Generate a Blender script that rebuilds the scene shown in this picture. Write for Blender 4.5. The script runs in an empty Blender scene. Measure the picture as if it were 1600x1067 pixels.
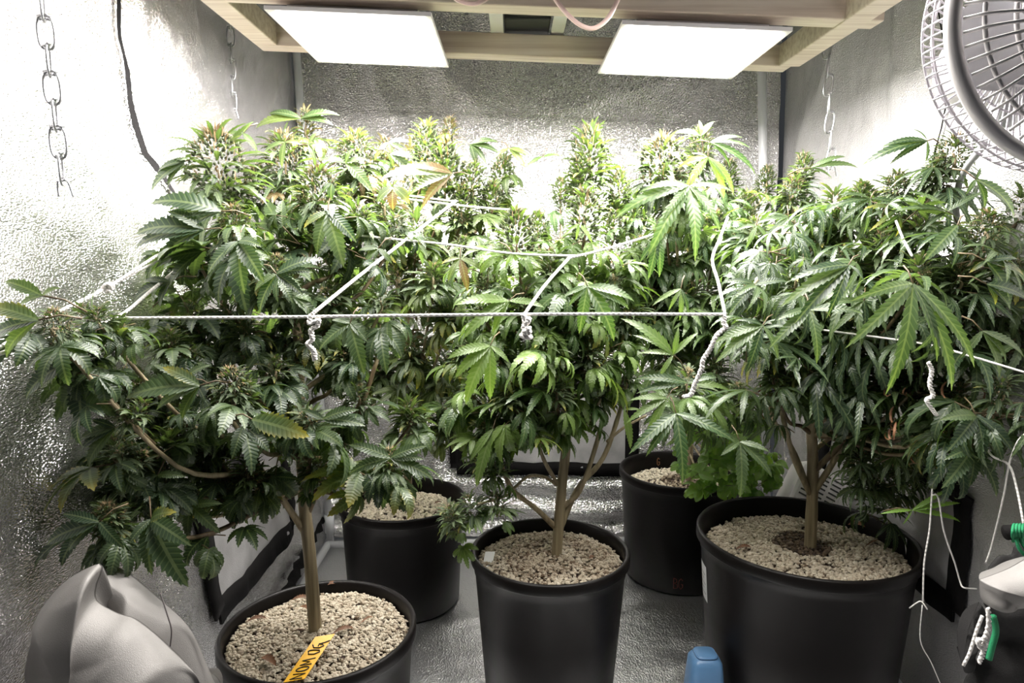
import bpy, math, random
import numpy as np
from mathutils import Vector, Matrix, noise

random.seed(11)
rng = np.random.default_rng(11)
PI = math.pi
C = bpy.context.scene.collection
sc = bpy.context.scene

# ------------------------------------------------------------------ camera, world, exposure
FPX = 1067.0
PITCH = math.atan(141 / FPX)
CAMH = 0.78
cd = bpy.data.cameras.new('camera'); cam = bpy.data.objects.new('camera', cd); C.objects.link(cam)
cd.sensor_width = 36.0; cd.lens = FPX / 1600 * 36.0; cd.clip_start = 0.02; cd.clip_end = 50
cam.location = (0, 0, CAMH); cam.rotation_euler = (PI / 2 - PITCH, 0, 0)
sc.camera = cam
w = bpy.data.worlds.new('world'); sc.world = w; w.use_nodes = True
w.node_tree.nodes['Background'].inputs[0].default_value = (0.85, 0.92, 1.0, 1)
w.node_tree.nodes['Background'].inputs[1].default_value = 0.035
sc.view_settings.view_transform = 'Standard'; sc.view_settings.look = 'None'
sc.cycles.max_bounces = 8
sc.view_settings.exposure = 0.13; sc.view_settings.gamma = 1.0
LED = 155.0          # emission strength of the grow light boards

_c, _s = math.cos(PITCH), math.sin(PITCH)
def P(px, py, y):
    """world point that the photograph shows at pixel (px,py), at distance y into the tent"""
    u = (px - 800) / FPX; v = (533.5 - py) / FPX
    t = y / (_c + v * _s)
    return Vector((u * t, y, CAMH + t * (v * _c - _s)))
def PZ(px, py, z):
    u = (px - 800) / FPX; v = (533.5 - py) / FPX
    t = (z - CAMH) / (v * _c - _s)
    return Vector((u * t, t * (_c + v * _s), z))
def DP(p):
    return (p[1] * _c - (p[2] - CAMH) * _s) / FPX      # metres per pixel at p

# ------------------------------------------------------------------ materials
def nodes(name):
    m = bpy.data.materials.new(name); m.use_nodes = True
    nt = m.node_tree; b = nt.nodes['Principled BSDF']
    return m, nt, b, nt.nodes['Material Output']
def N(nt, t, **kw):
    n = nt.nodes.new(t)
    for k, v in kw.items():
        if k.startswith('i_'):
            n.inputs[int(k[2:])].default_value = v
        else: setattr(n, k, v)
    return n
def ramp(nt, stops):
    r = nt.nodes.new('ShaderNodeValToRGB')
    e = r.color_ramp.elements
    while len(e) < len(stops): e.new(0.5)
    for i, (p, c) in enumerate(stops):
        e[i].position = p; e[i].color = tuple(c) + (1,) if len(c) == 3 else c
    return r
def simple(name, col, rough=0.5, metal=0.0, bump=0.0, bscale=200, var=0.0, vscale=8):
    m, nt, b, o = nodes(name)
    b.inputs['Roughness'].default_value = rough; b.inputs['Metallic'].default_value = metal
    b.inputs['Base Color'].default_value = (*col, 1)
    if var:
        tc = N(nt, 'ShaderNodeTexCoord'); nz = N(nt, 'ShaderNodeTexNoise'); nz.inputs['Scale'].default_value = vscale; nz.inputs['Detail'].default_value = 5
        nt.links.new(tc.outputs['Object'], nz.inputs['Vector'])
        r = ramp(nt, [(0.3, [c * (1 - var) for c in col]), (0.7, [min(1, c * (1 + var)) for c in col])])
        nt.links.new(nz.outputs['Fac'], r.inputs[0]); nt.links.new(r.outputs[0], b.inputs['Base Color'])
    if bump:
        tc = N(nt, 'ShaderNodeTexCoord'); nz = N(nt, 'ShaderNodeTexNoise'); nz.inputs['Scale'].default_value = bscale; nz.inputs['Detail'].default_value = 3
        nt.links.new(tc.outputs['Object'], nz.inputs['Vector'])
        bp = N(nt, 'ShaderNodeBump'); bp.inputs['Strength'].default_value = bump; bp.inputs['Distance'].default_value = 0.002
        nt.links.new(nz.outputs['Fac'], bp.inputs['Height']); nt.links.new(bp.outputs[0], b.inputs['Normal'])
    return m

def mylar(name, scale=480, strength=0.6, rough=0.24, col=(0.78, 0.765, 0.765), metal=0.93):
    """embossed reflective tent lining"""
    m, nt, b, o = nodes(name)
    b.inputs['Base Color'].default_value = (*col, 1); b.inputs['Metallic'].default_value = metal; b.inputs['Roughness'].default_value = rough
    tc = N(nt, 'ShaderNodeTexCoord')
    mp = N(nt, 'ShaderNodeMapping'); mp.inputs['Scale'].default_value = (1, 0.6, 1.6)
    v = N(nt, 'ShaderNodeTexVoronoi'); v.feature = 'SMOOTH_F1'; v.inputs['Scale'].default_value = scale
    n2 = N(nt, 'ShaderNodeTexNoise'); n2.inputs['Scale'].default_value = 26; n2.inputs['Detail'].default_value = 4
    L = nt.links.new
    L(tc.outputs['Object'], mp.inputs[0]); L(mp.outputs[0], v.inputs['Vector']); L(tc.outputs['Object'], n2.inputs['Vector'])
    b1 = N(nt, 'ShaderNodeBump'); b1.inputs['Strength'].default_value = strength; b1.inputs['Distance'].default_value = 0.0032
    b2 = N(nt, 'ShaderNodeBump'); b2.inputs['Strength'].default_value = 0.35; b2.inputs['Distance'].default_value = 0.008
    L(n2.outputs['Fac'], b2.inputs['Height']); L(v.outputs['Distance'], b1.inputs['Height']); L(b2.outputs[0], b1.inputs['Normal']); L(b1.outputs[0], b.inputs['Normal'])
    return m
M_wall = mylar('embossed_foil')
M_wall_r = mylar('embossed_foil_right', rough=0.27, metal=0.62)
M_wallb = mylar('embossed_foil_back', 240, 0.8, 0.2, metal=0.83)
M_floor = mylar('floor_foil', 420, 0.4, 0.28, (0.72, 0.72, 0.73), 0.9)
M_pole = simple('white_pole', (0.72, 0.73, 0.75), 0.35)
M_black = simple('black_webbing', (0.004, 0.0035, 0.0035), 0.8, bump=0.4, bscale=900)
M_screen = simple('dark_window_cover', (0.46, 0.45, 0.45), 0.36, 0.4, bump=0.5, bscale=500, var=0.25, vscale=14)
M_pot = simple('black_pot_plastic', (0.006, 0.0048, 0.0044), 0.42, bump=0.08, bscale=60, var=0.2, vscale=12)
M_steel = simple('zinc_steel', (0.55, 0.55, 0.57), 0.28, 1.0)
M_grey = simple('silver_grey_fabric', (0.20, 0.19, 0.182), 0.5, 0.3, bump=0.3, bscale=1400, var=0.1, vscale=9)
M_darkfab = simple('black_fabric', (0.010, 0.009, 0.009), 0.8, bump=0.4, bscale=900)
M_green = simple('green_cord', (0.0, 0.22, 0.08), 0.6, bump=0.7, bscale=1200)
M_fanp = simple('fan_plastic', (0.74, 0.71, 0.71), 0.4)
M_fang = simple('fan_grey', (0.36, 0.36, 0.38), 0.45)
M_fanw = simple('fan_wire', (0.52, 0.49, 0.53), 0.4, 0.3)
M_white = simple('white_plastic', (0.72, 0.69, 0.69), 0.4)
M_slot = simple('dark_slot', (0.04, 0.04, 0.04), 0.7)
M_blue = simple('blue_plastic', (0.10, 0.22, 0.40), 0.35, var=0.12, vscale=10)
M_copper = simple('pale_cable', (0.75, 0.55, 0.50), 0.35)
M_wirek = simple('black_wire', (0.05, 0.04, 0.04), 0.5)
M_pink = simple('pink_plastic', (0.85, 0.12, 0.35), 0.4)
M_ytag = simple('yellow_plastic', (0.72, 0.38, 0.0), 0.45)
M_wtag = simple('white_label', (0.75, 0.75, 0.74), 0.45)
M_ink = simple('black_ink', (0.01, 0.008, 0.008), 0.6)
M_red = simple('red_ink', (0.16, 0.03, 0.02), 0.6)
M_dead = simple('dry_leaf', (0.13, 0.055, 0.02), 0.65, var=0.4, vscale=90)

M_pot.node_tree.nodes['Principled BSDF'].inputs['Specular IOR Level'].default_value = 0.17
M_black.node_tree.nodes['Principled BSDF'].inputs['Specular IOR Level'].default_value = 0.15
def wood():
    m, nt, b, o = nodes('pine_wood')
    tc = N(nt, 'ShaderNodeTexCoord'); mp = N(nt, 'ShaderNodeMapping'); mp.inputs['Scale'].default_value = (3, 90, 90)
    nz = N(nt, 'ShaderNodeTexNoise'); nz.inputs['Scale'].default_value = 1.3; nz.inputs['Detail'].default_value = 6
    r = ramp(nt, [(0.3, (0.50, 0.39, 0.31)), (0.55, (0.66, 0.56, 0.46)), (0.8, (0.74, 0.66, 0.57))])
    L = nt.links.new
    L(tc.outputs['Object'], mp.inputs[0]); L(mp.outputs[0], nz.inputs['Vector']); L(nz.outputs['Fac'], r.inputs[0]); L(r.outputs[0], b.inputs['Base Color'])
    b.inputs['Roughness'].default_value = 0.6
    return m
M_wood = wood()

def cord():
    m, nt, b, o = nodes('white_cord')
    b.inputs['Base Color'].default_value = (0.80, 0.77, 0.74, 1); b.inputs['Roughness'].default_value = 0.6
    tc = N(nt, 'ShaderNodeTexCoord'); wv = N(nt, 'ShaderNodeTexWave'); wv.inputs['Scale'].default_value = 90; wv.inputs['Distortion'].default_value = 1.5
    bp = N(nt, 'ShaderNodeBump'); bp.inputs['Strength'].default_value = 0.8; bp.inputs['Distance'].default_value = 0.001
    wv.bands_direction = 'DIAGONAL'
    nt.links.new(tc.outputs['Object'], wv.inputs['Vector']); nt.links.new(wv.outputs['Fac'], bp.inputs['Height']); nt.links.new(bp.outputs[0], b.inputs['Normal'])
    return m
M_cord = cord()

def led_mat(LED=LED, nm='led_light'):
    m, nt, b, o = nodes(nm)
    nt.nodes.remove(b)
    e = N(nt, 'ShaderNodeEmission'); e.inputs[0].default_value = (1.0, 0.965, 0.92, 1)
    tc = N(nt, 'ShaderNodeTexCoord'); mp = N(nt, 'ShaderNodeMapping'); mp.inputs['Scale'].default_value = (34, 26, 1)
    v = N(nt, 'ShaderNodeTexVoronoi'); v.inputs['Scale'].default_value = 1.0; v.inputs['Randomness'].default_value = 0.0; v.voronoi_dimensions = '2D'
    mr = N(nt, 'ShaderNodeMapRange'); mr.inputs[1].default_value = 0.1; mr.inputs[2].default_value = 0.5; mr.inputs[3].default_value = LED * 2.2; mr.inputs[4].default_value = 3.0
    L = nt.links.new
    L(tc.outputs['Object'], mp.inputs[0]); L(mp.outputs[0], v.inputs['Vector']); L(v.outputs['Distance'], mr.inputs[0]); L(mr.outputs[0], e.inputs[1]); L(e.outputs[0], o.inputs[0])
    return m
M_led = led_mat(); M_led_dim = led_mat(LED * 0.38, 'led_light_dimmed')

def leafmat(name, dark, light, yellow=0.1, rough=0.38, trans=0.28, purple=0.0):
    m, nt, b, o = nodes(name)
    L = nt.links.new
    uv = N(nt, 'ShaderNodeUVMap'); sp = N(nt, 'ShaderNodeSeparateXYZ'); L(uv.outputs[0], sp.inputs[0])
    def math_(op, a, bb=None, c=None):
        n = N(nt, 'ShaderNodeMath', operation=op)
        for i, x in enumerate((a, bb, c)):
            if x is None: continue
            if isinstance(x, (int, float)): n.inputs[i].default_value = x
            else: L(x, n.inputs[i])
        return n.outputs[0]
    u = sp.outputs['X']; v = math_('ABSOLUTE', math_('MULTIPLY_ADD', sp.outputs['Y'], 2.0, -1.0))
    oi = N(nt, 'ShaderNodeObjectInfo'); at = N(nt, 'ShaderNodeAttribute'); at.attribute_name = 'tone'
    rnd = math_('FRACT', math_('ADD', oi.outputs['Random'], at.outputs['Fac']))
    sv = math_('FRACT', math_('MULTIPLY', math_('SUBTRACT', u, math_('MULTIPLY', v, 0.13)), 13.0))
    vein = math_('LESS_THAN', math_('ABSOLUTE', math_('SUBTRACT', sv, 0.5)), 0.10)
    mid = math_('LESS_THAN', v, 0.10)
    vm = math_('MAXIMUM', math_('MULTIPLY', vein, 0.55), mid)
    base = ramp(nt, [(0.0, dark), (0.6, [(a * 0.55 + c * 0.45) for a, c in zip(dark, light)]), (1.0, light)])
    L(rnd, base.inputs[0])
    # yellowing towards the tips on some leaves
    r2 = math_('FRACT', math_('MULTIPLY', rnd, 7.31))
    yf = math_('MULTIPLY', math_('GREATER_THAN', r2, 1 - yellow), math_('POWER', math_('MAXIMUM', u, v), 5.0))
    mx = N(nt, 'ShaderNodeMix', data_type='RGBA'); L(yf, mx.inputs[0]); L(base.outputs[0], mx.inputs[6]); mx.inputs[7].default_value = (0.38, 0.30, 0.03, 1)
    if purple:
        pf = math_('MULTIPLY', math_('GREATER_THAN', math_('FRACT', math_('MULTIPLY', rnd, 3.77)), 1 - purple), 0.55)
        mp_ = N(nt, 'ShaderNodeMix', data_type='RGBA'); L(pf, mp_.inputs[0]); L(mx.outputs[2], mp_.inputs[6]); mp_.inputs[7].default_value = (0.13, 0.04, 0.035, 1)
        mx = mp_
    m2 = N(nt, 'ShaderNodeMix', data_type='RGBA'); L(math_('MULTIPLY', vm, 0.35), m2.inputs[0]); L(mx.outputs[2], m2.inputs[6]); m2.inputs[7].default_value = (0.22, 0.27, 0.13, 1)
    # paler underside
    ge = N(nt, 'ShaderNodeNewGeometry')
    m3 = N(nt, 'ShaderNodeMix', data_type='RGBA'); L(math_('MULTIPLY', ge.outputs['Backfacing'], 0.35), m3.inputs[0]); L(m2.outputs[2], m3.inputs[6]); m3.inputs[7].default_value = (0.10, 0.15, 0.07, 1)
    L(m3.outputs[2], b.inputs['Base Color']); b.inputs['Roughness'].default_value = rough
    bp = N(nt, 'ShaderNodeBump'); bp.inputs['Strength'].default_value = 0.5; bp.inputs['Distance'].default_value = 0.001; L(math_('ABSOLUTE', math_('SUBTRACT', sv, 0.5)), bp.inputs['Height']); L(bp.outputs[0], b.inputs['Normal'])
    tr = N(nt, 'ShaderNodeBsdfTranslucent')
    tcx = N(nt, 'ShaderNodeMix', data_type='RGBA', blend_type='MULTIPLY'); tcx.inputs[0].default_value = 1.0; L(m3.outputs[2], tcx.inputs[6]); tcx.inputs[7].default_value = (2.3, 2.5, 0.9, 1); L(tcx.outputs[2], tr.inputs[0])
    ms = N(nt, 'ShaderNodeMixShader'); ms.inputs[0].default_value = trans; L(b.outputs[0], ms.inputs[1]); L(tr.outputs[0], ms.inputs[2]); L(ms.outputs[0], o.inputs[0])
    return m
ML = {
 'A': leafmat('leaf_deep_green', (0.015, 0.034, 0.017), (0.060, 0.092, 0.040), 0.06),
 'B': leafmat('leaf_warm_green', (0.024, 0.044, 0.015), (0.090, 0.122, 0.034), 0.12, purple=0.12),
 'C': leafmat('leaf_lime_green', (0.026, 0.060, 0.017), (0.115, 0.18, 0.04), 0.05),
 'D': leafmat('leaf_mid_green', (0.024, 0.054, 0.019), (0.095, 0.15, 0.042), 0.04),
 'E': leafmat('leaf_cool_green', (0.016, 0.036, 0.018), (0.065, 0.102, 0.042), 0.05),
 'S': leafmat('leaf_young_sprout', (0.13, 0.25, 0.04), (0.24, 0.40, 0.08), 0.03),
}
MB_ = {
 'g': leafmat('bud_leaf_green', (0.030, 0.055, 0.014), (0.085, 0.125, 0.032), 0.05, 0.6, 0.2),
 'p': leafmat('bud_leaf_grey_green', (0.020, 0.038, 0.016), (0.070, 0.10, 0.042), 0.08, 0.6, 0.2),
 'r': leafmat('bud_leaf_reddish', (0.15, 0.09, 0.05), (0.26, 0.22, 0.08), 0.15, 0.6, 0.2, purple=0.5),
}
M_cal = simple('bud_calyx', (0.050, 0.066, 0.024), 0.75, bump=0.5, bscale=900, var=0.3, vscale=120)
M_pist = simple('pistil_cream', (0.34, 0.235, 0.12), 0.7, var=0.25, vscale=90)
def stemmat(name, c1, c2):
    m, nt, b, o = nodes(name); L = nt.links.new
    tc = N(nt, 'ShaderNodeTexCoord'); mp = N(nt, 'ShaderNodeMapping'); mp.inputs['Scale'].default_value = (160, 160, 7)
    nz = N(nt, 'ShaderNodeTexNoise'); nz.inputs['Scale'].default_value = 1; nz.inputs['Detail'].default_value = 4
    r = ramp(nt, [(0.3, c1), (0.7, c2)]); L(tc.outputs['Object'], mp.inputs[0]); L(mp.outputs[0], nz.inputs['Vector']); L(nz.outputs['Fac'], r.inputs[0]); L(r.outputs[0], b.inputs['Base Color'])
    bp = N(nt, 'ShaderNodeBump'); bp.inputs['Strength'].default_value = 0.5; bp.inputs['Distance'].default_value = 0.002; L(nz.outputs['Fac'], bp.inputs['Height']); L(bp.outputs[0], b.inputs['Normal'])
    b.inputs['Roughness'].default_value = 0.6
    return m
M_stem = stemmat('stem_bark', (0.16, 0.12, 0.068), (0.34, 0.28, 0.165))
M_stemd = stemmat('stem_reddish', (0.07, 0.04, 0.022), (0.15, 0.115, 0.05))
def grainmat(nm='perlite_grain', k=1.0):
    m, nt, b, o = nodes(nm)
    at = N(nt, 'ShaderNodeAttribute'); at.attribute_name = 'tone'
    r = ramp(nt, [(0.0, (0.03, 0.018, 0.012)), (0.25, (0.13, 0.085, 0.05)), (0.45, (0.36 * k, 0.30 * k, 0.22 * k)), (1.0, (0.56 * k, 0.51 * k, 0.41 * k))])
    nt.links.new(at.outputs['Fac'], r.inputs[0]); nt.links.new(r.outputs[0], b.inputs['Base Color']); b.inputs['Roughness'].default_value = 0.8
    return m
M_grain = grainmat(); M_grain_fresh = grainmat('fresh_perlite_grain', 1.55)
M_soil = simple('dark_soil', (0.045, 0.025, 0.018), 0.9, bump=0.8, bscale=300)

# ------------------------------------------------------------------ mesh helpers
class MB:
    def __init__(s): s.v = []; s.f = []; s.n = 0; s.mi = []; s.uv = []; s.tone = []; s.hasuv = False
    def add(s, v, f, mi=0, uv=None, tone=0.0):
        v = np.asarray(v, float); s.v.append(v)
        s.f.extend([tuple(i + s.n for i in q) for q in f]); s.mi.extend([mi] * len(f))
        s.uv.append(np.zeros((len(v), 2)) if uv is None else np.asarray(uv)); s.hasuv |= uv is not None
        s.tone.append(np.full(len(v), tone) if np.isscalar(tone) else np.asarray(tone)); s.n += len(v)
    def box(s, c, size, R=None, mi=0):
        h = np.array(size) / 2
        v = np.array([[x, y, z] for x in (-1, 1) for y in (-1, 1) for z in (-1, 1)]) * h
        if R is not None: v = v @ np.array(R).T
        s.add(v + np.array(c), [(0, 1, 3, 2), (4, 6, 7, 5), (0, 4, 5, 1), (2, 3, 7, 6), (0, 2, 6, 4), (1, 5, 7, 3)], mi)
    def tube(s, pts, r, seg=8, mi=0, caps=True):
        pts = [Vector(p) for p in pts]; n = len(pts)
        rr = r if hasattr(r, '__len__') else [r] * n
        V = []; F = []
        t0 = (pts[1] - pts[0]).normalized(); a = t0.orthogonal().normalized()
        for i, p in enumerate(pts):
            t = (pts[min(i + 1, n - 1)] - pts[max(i - 1, 0)]).normalized()
            a = (a - t * a.dot(t)); a = a.normalized() if a.length > 1e-6 else t.orthogonal().normalized()
            b = t.cross(a)
            for k in range(seg):
                th = 2 * PI * k / seg
                V.append(p + (a * math.cos(th) + b * math.sin(th)) * rr[i])
        for i in range(n - 1):
            for k in range(seg):
                F.append((i * seg + k, i * seg + (k + 1) % seg, (i + 1) * seg + (k + 1) % seg, (i + 1) * seg + k))
        if caps: F.append(tuple(range(seg))[::-1]); F.append(tuple((n - 1) * seg + k for k in range(seg)))
        s.add([tuple(v) for v in V], F, mi)
    def lathe(s, prof, seg=64, c=(0, 0, 0), mi=0):
        V = []; F = []
        for (r, z) in prof:
            for k in range(seg):
                a = 2 * PI * k / seg; V.append((c[0] + r * math.cos(a), c[1] + r * math.sin(a), c[2] + z))
        for i in range(len(prof) - 1):
            for k in range(seg):
                F.append((i * seg + k, i * seg + (k + 1) % seg, (i + 1) * seg + (k + 1) % seg, (i + 1) * seg + k))
        s.add(V, F, mi)
    def mesh(s, name, mats, smooth=True):
        me = bpy.data.meshes.new(name)
        V = np.concatenate(s.v) if s.v else np.zeros((0, 3))
        me.from_pydata(V.tolist(), [], s.f)
        for m in (mats if isinstance(mats, (list, tuple)) else [mats]): me.materials.append(m)
        me.polygons.foreach_set('material_index', s.mi)
        me.polygons.foreach_set('use_smooth', [smooth] * len(s.f))
        if s.hasuv:
            uvl = me.uv_layers.new(name='UVMap'); U = np.concatenate(s.uv)
            li = np.zeros(len(me.loops), int); me.loops.foreach_get('vertex_index', li)
            uvl.data.foreach_set('uv', U[li].ravel())
        T = np.concatenate(s.tone) if s.tone else np.zeros(0)
        if T.any():
            a = me.attributes.new('tone', 'FLOAT', 'POINT'); a.data.foreach_set('value', T)
        me.update(); return me
def rawobj(name, me, parent=None):
    o = bpy.data.objects.new(name, me); C.objects.link(o)
    if parent is not None: o.parent = parent
    return o
def wpos(o):
    p = Vector((0, 0, 0))
    while o is not None: p += o.location; o = o.parent
    return p
def obj(name, mb, mats, parent=None, smooth=True, bevel=0.0, base=None):
    """one mesh object; geometry given in world space, origin moved to parent's place or to base"""
    if parent is not None: off = wpos(parent)
    else:
        V = np.concatenate(mb.v); off = Vector(((V[:, 0].min() + V[:, 0].max()) / 2, (V[:, 1].min() + V[:, 1].max()) / 2, V[:, 2].min())) if base is None else Vector(base)
    mb.v = [np.concatenate(mb.v) - np.array(off)]
    mb.uv = [np.concatenate(mb.uv)]; mb.tone = [np.concatenate(mb.tone)]
    o = rawobj(name, mb.mesh(name, mats, smooth), parent)
    if parent is None: o.location = off
    if bevel:
        bm = o.modifiers.new('bevel', 'BEVEL'); bm.width = bevel; bm.segments = 2; bm.limit_method = 'ANGLE'
    return o
def tag(o, label=None, cat=None, group=None, kind=None):
    if label: o['label'] = label
    if cat: o['category'] = cat
    if group: o['group'] = group
    if kind: o['kind'] = kind
    return o
def thing(name, label, cat, loc, group=None):
    o = bpy.data.objects.new(name, None); C.objects.link(o); o.location = loc; o.empty_display_size = 0.05
    return tag(o, label, cat, group)
def smoothpath(pts, n=8):
    pts = [Vector(p) for p in pts]; out = []
    Q = [pts[0] * 2 - pts[1]] + pts + [pts[-1] * 2 - pts[-2]]
    for i in range(1, len(Q) - 2):
        a, b, c, d = Q[i - 1], Q[i], Q[i + 1], Q[i + 2]
        for k in range(n):
            t = k / n
            out.append(0.5 * ((2 * b) + (c - a) * t + (2 * a - 5 * b + 4 * c - d) * t * t + (3 * b - a - 3 * c + d) * t ** 3))
    out.append(pts[-1]); return out
def fbm(x, y, z=0, o=4): return noise.fractal(Vector((x, y, z)), 1.0, 2.0, o)

# ------------------------------------------------------------------ tent shell
YB = 1.80; YF = 0.52; ZT = 2.0
def XL(z): return -0.497 - 0.035 * z
def XR(z): return 0.705 - 0.02 * z
def sheet(name, fn, nu, nv, mat, label=None):
    V = []; F = []
    for j in range(nv + 1):
        for i in range(nu + 1): V.append(tuple(fn(i / nu, j / nv)))
    for j in range(nv):
        for i in range(nu):
            a = j * (nu + 1) + i; F.append((a, a + 1, a + nu + 2, a + nu + 1))
    mb = MB(); mb.add(V, F); o = obj(name, mb, mat, base=(0, 0, 0)); tag(o, label, None, None, 'structure'); return o
def ridg(x, y, z=0):
    return 1 - abs(noise.noise(Vector((x, y, z)))) * 2
def left_x(y, z):
    e = min(1, (YB - y) / 0.15) * min(1, max(0, z) / 0.06 + 0.1)
    d = 0.012 * fbm(y * 3.2, z * 2.6, 1) + 0.010 * ridg(y * 3.5 + z * 2.2, z * 4.2 - y, 5) ** 2 + 0.004 * fbm(y * 14, z * 11, 2)
    d += 0.014 * math.exp(-((y - 1.03 - 0.10 * (1.2 - z)) / 0.03) ** 2) * (z > 0.5)
    return XL(z) - 0.012 + e * d
def right_x(y, z):
    e = min(1, (YB - y) / 0.15)
    d = 0.012 * fbm(y * 3.0, z * 2.6, 11) + 0.010 * ridg(y * 3.5 - z, z * 3.2, 15) ** 2 + 0.003 * fbm(y * 14, z * 11, 12)
    d += 0.03 * (1 / (1 + math.exp((y - 1.30) / 0.006))) * min(1, max(0, z - .3)) * 0.5
    return XR(z) + 0.012 - e * d
def back_y(x, z):
    d = 0.016 * fbm(x * 3, z * 3, 21) + 0.014 * ridg(x * 4.5, z * 2.4 + x, 25) ** 2 + 0.004 * fbm(x * 16, z * 9, 22)
    lo = max(0, 0.22 - z)
    d += 0.028 * lo / 0.22 * (0.5 + 0.5 * math.sin(z * 95 + 2.2 * fbm(x * 2, 0, 3)))  # folds gathered low on the wall
    return YB + 0.012 - d
sheet('wall_left', lambda u, v: (left_x(YF + (YB - YF) * u, ZT * v), YF + (YB - YF) * u, ZT * v), 110, 150, M_wall, 'embossed silver foil tent wall on the left with a black bordered window flap')
sheet('wall_right', lambda u, v: (right_x(YB - (YB - YF) * u, ZT * v), YB - (YB - YF) * u, ZT * v), 110, 150, M_wall_r, 'embossed silver foil tent wall on the right behind the fan')
sheet('wall_back', lambda u, v: (XL(ZT * v) + (XR(ZT * v) - XL(ZT * v)) * u, back_y(XL(ZT * v) + (XR(ZT * v) - XL(ZT * v)) * u, ZT * v), ZT * v), 130, 200, M_wallb, 'crinkled silver foil back wall of the tent')
sheet('floor', lambda u, v: (-0.6 + 1.4 * u, 0.3 + (YB + .02 - 0.3) * v, -0.006 + 0.008 * (fbm(u * 5, v * 6, 31) * 0.7 + ridg(u * 6 + v * 2, v * 7, 33) ** 3 * 0.6) + 0.002 * fbm(u * 22, v * 22, 35)), 140, 140, M_floor, 'silver foil floor of the tent')
sheet('ceiling', lambda u, v: (-0.6 + 1.4 * u, YF + (YB - YF) * v, ZT + 0.01 * fbm(u * 4, v * 4, 41)), 30, 30, M_wall, 'silver foil ceiling of the tent')

# white poles in the corners and along the floor
def structtube(name, pts, r, mat, label=None, seg=12):
    mb = MB(); mb.tube(pts, r, seg); o = obj(name, mb, mat); return tag(o, label, None, None, 'structure')
pl0 = P(516, 842, 1.755); pl1 = P(463, 80, 1.755); prT = P(1190, 60, 1.755); prB = P(1198, 838, 1.755)
def ext(a, b, z): t = (z - a.z) / (b.z - a.z); return a + (b - a) * t
structtube('trim_1', [ext(pl0, pl1, 0.0), ext(pl0, pl1, ZT)], 0.0095, M_pole, 'white vertical tent pole in the back left corner')
structtube('trim_2', [ext(prB, prT, 0.0), ext(prB, prT, ZT)], 0.0105, M_pole, 'white vertical tent pole in the back right corner')
zc = 0.012
structtube('trim_3', [PZ(512, 851, zc), PZ(1196, 842, zc)], 0.0095, M_pole, 'white floor pole along the back wall')
structtube('trim_4', [PZ(512, 851, zc), (-0.478, 1.0, zc)], 0.0095, M_pole, 'white floor pole along the left wall')
structtube('trim_5', [PZ(1196, 842, zc), (0.69, 0.9, zc)], 0.0095, M_pole, 'white floor pole along the right wall')
mb = MB()
for p in (ext(pl0, pl1, 0.03), ext(prB, prT, 0.03)):
    mb.tube([p, p + Vector((0, 0, 0.05))], 0.0125, 12)
tag(obj('trim_6', mb, M_pole), 'white corner connectors of the tent poles', None, None, 'structure')

# windows: dark covers framed by black webbing
def strip(pts, wd, fn, mat, name, parent, lift=0.006):
    """ribbon following a wall; pts = list of (a,z) in wall coordinates; fn(a,z,lift)->xyz"""
    mb = MB(); V = []; F = []
    path = []
    for (a0, z0), (a1, z1) in zip(pts[:-1], pts[1:]):
        n = max(2, int(math.hypot(a1 - a0, z1 - z0) / 0.015))
        for k in range(n): path.append((a0 + (a1 - a0) * k / n, z0 + (z1 - z0) * k / n))
    path.append(pts[-1])
    for i, (a, z) in enumerate(path):
        p = path[min(i + 1, len(path) - 1)]; q = path[max(i - 1, 0)]
        dx, dz = p[0] - q[0], p[1] - q[1]; l = math.hypot(dx, dz); nx, nz = -dz / l * wd / 2, dx / l * wd / 2
        V += [fn(a + nx, z + nz, 0.001), fn(a + nx, z + nz, lift), fn(a - nx, z - nz, lift), fn(a - nx, z - nz, 0.001)]
        if i:
            b = 4 * i
            for k in range(3): F.append((b - 4 + k, b - 3 + k, b + 1 + k, b + k))
    F += [(0, 1, 2, 3), (4 * len(path) - 1, 4 * len(path) - 2, 4 * len(path) - 3, 4 * len(path) - 4)]
    mb.add(V, F); return obj(name, mb, mat, parent)
def fl(a, z, l): return (left_x(a, z) + l + 0.004, a, z)
def fr(a, z, l): return (right_x(a, z) - l - 0.004, a, z)
def fb(a, z, l): return (a, back_y(a, z) - l - 0.004, z)
def window(name, label, corners, wd, fn, holes=()):
    root = thing(name, label, None, fn(corners[0][0], corners[0][1], 0)); root['kind'] = 'structure'
    (a0, z0), (a1, z1), (a2, z2), (a3, z3) = corners
    mb = MB(); V = []; F = []; n = 16
    for j in range(n + 1):
        for i in range(n + 1):
            s, t = i / n, j / n
            a = (a0 * (1 - s) + a1 * s) * (1 - t) + (a3 * (1 - s) + a2 * s) * t; z = (z0 * (1 - s) + z1 * s) * (1 - t) + (z3 * (1 - s) + z2 * s) * t
            V.append(fn(a, z, 0.003))
    for j in range(n):
        for i in range(n): q = j * (n + 1) + i; F.append((q, q + 1, q + n + 2, q + n + 1))
    mb.add(V, F); obj('window_cover', mb, M_screen, root)
    for i in range(4):
        p, q = corners[i], corners[(i + 1) % 4]
        strip([p, q], wd, fn, M_black, 'border_strap', root)
    return root
window('window_1', 'dark window flap with wide black webbing border low on the left wall', [(1.10, 0.165), (1.50, 0.155), (1.46, 0.40), (1.06, 0.39)], 0.042, fl)
window('window_2', 'black bordered window low in the crinkled back wall', [(-0.15, 0.195), (0.325, 0.190), (0.325, 0.42), (-0.15, 0.42)], 0.036, fb)
window('window_3', 'black bordered window flap low on the right wall behind the big pot', [(1.02, 0.215), (1.50, 0.22), (1.47, 0.405), (1.01, 0.41)], 0.042, fr)

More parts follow.
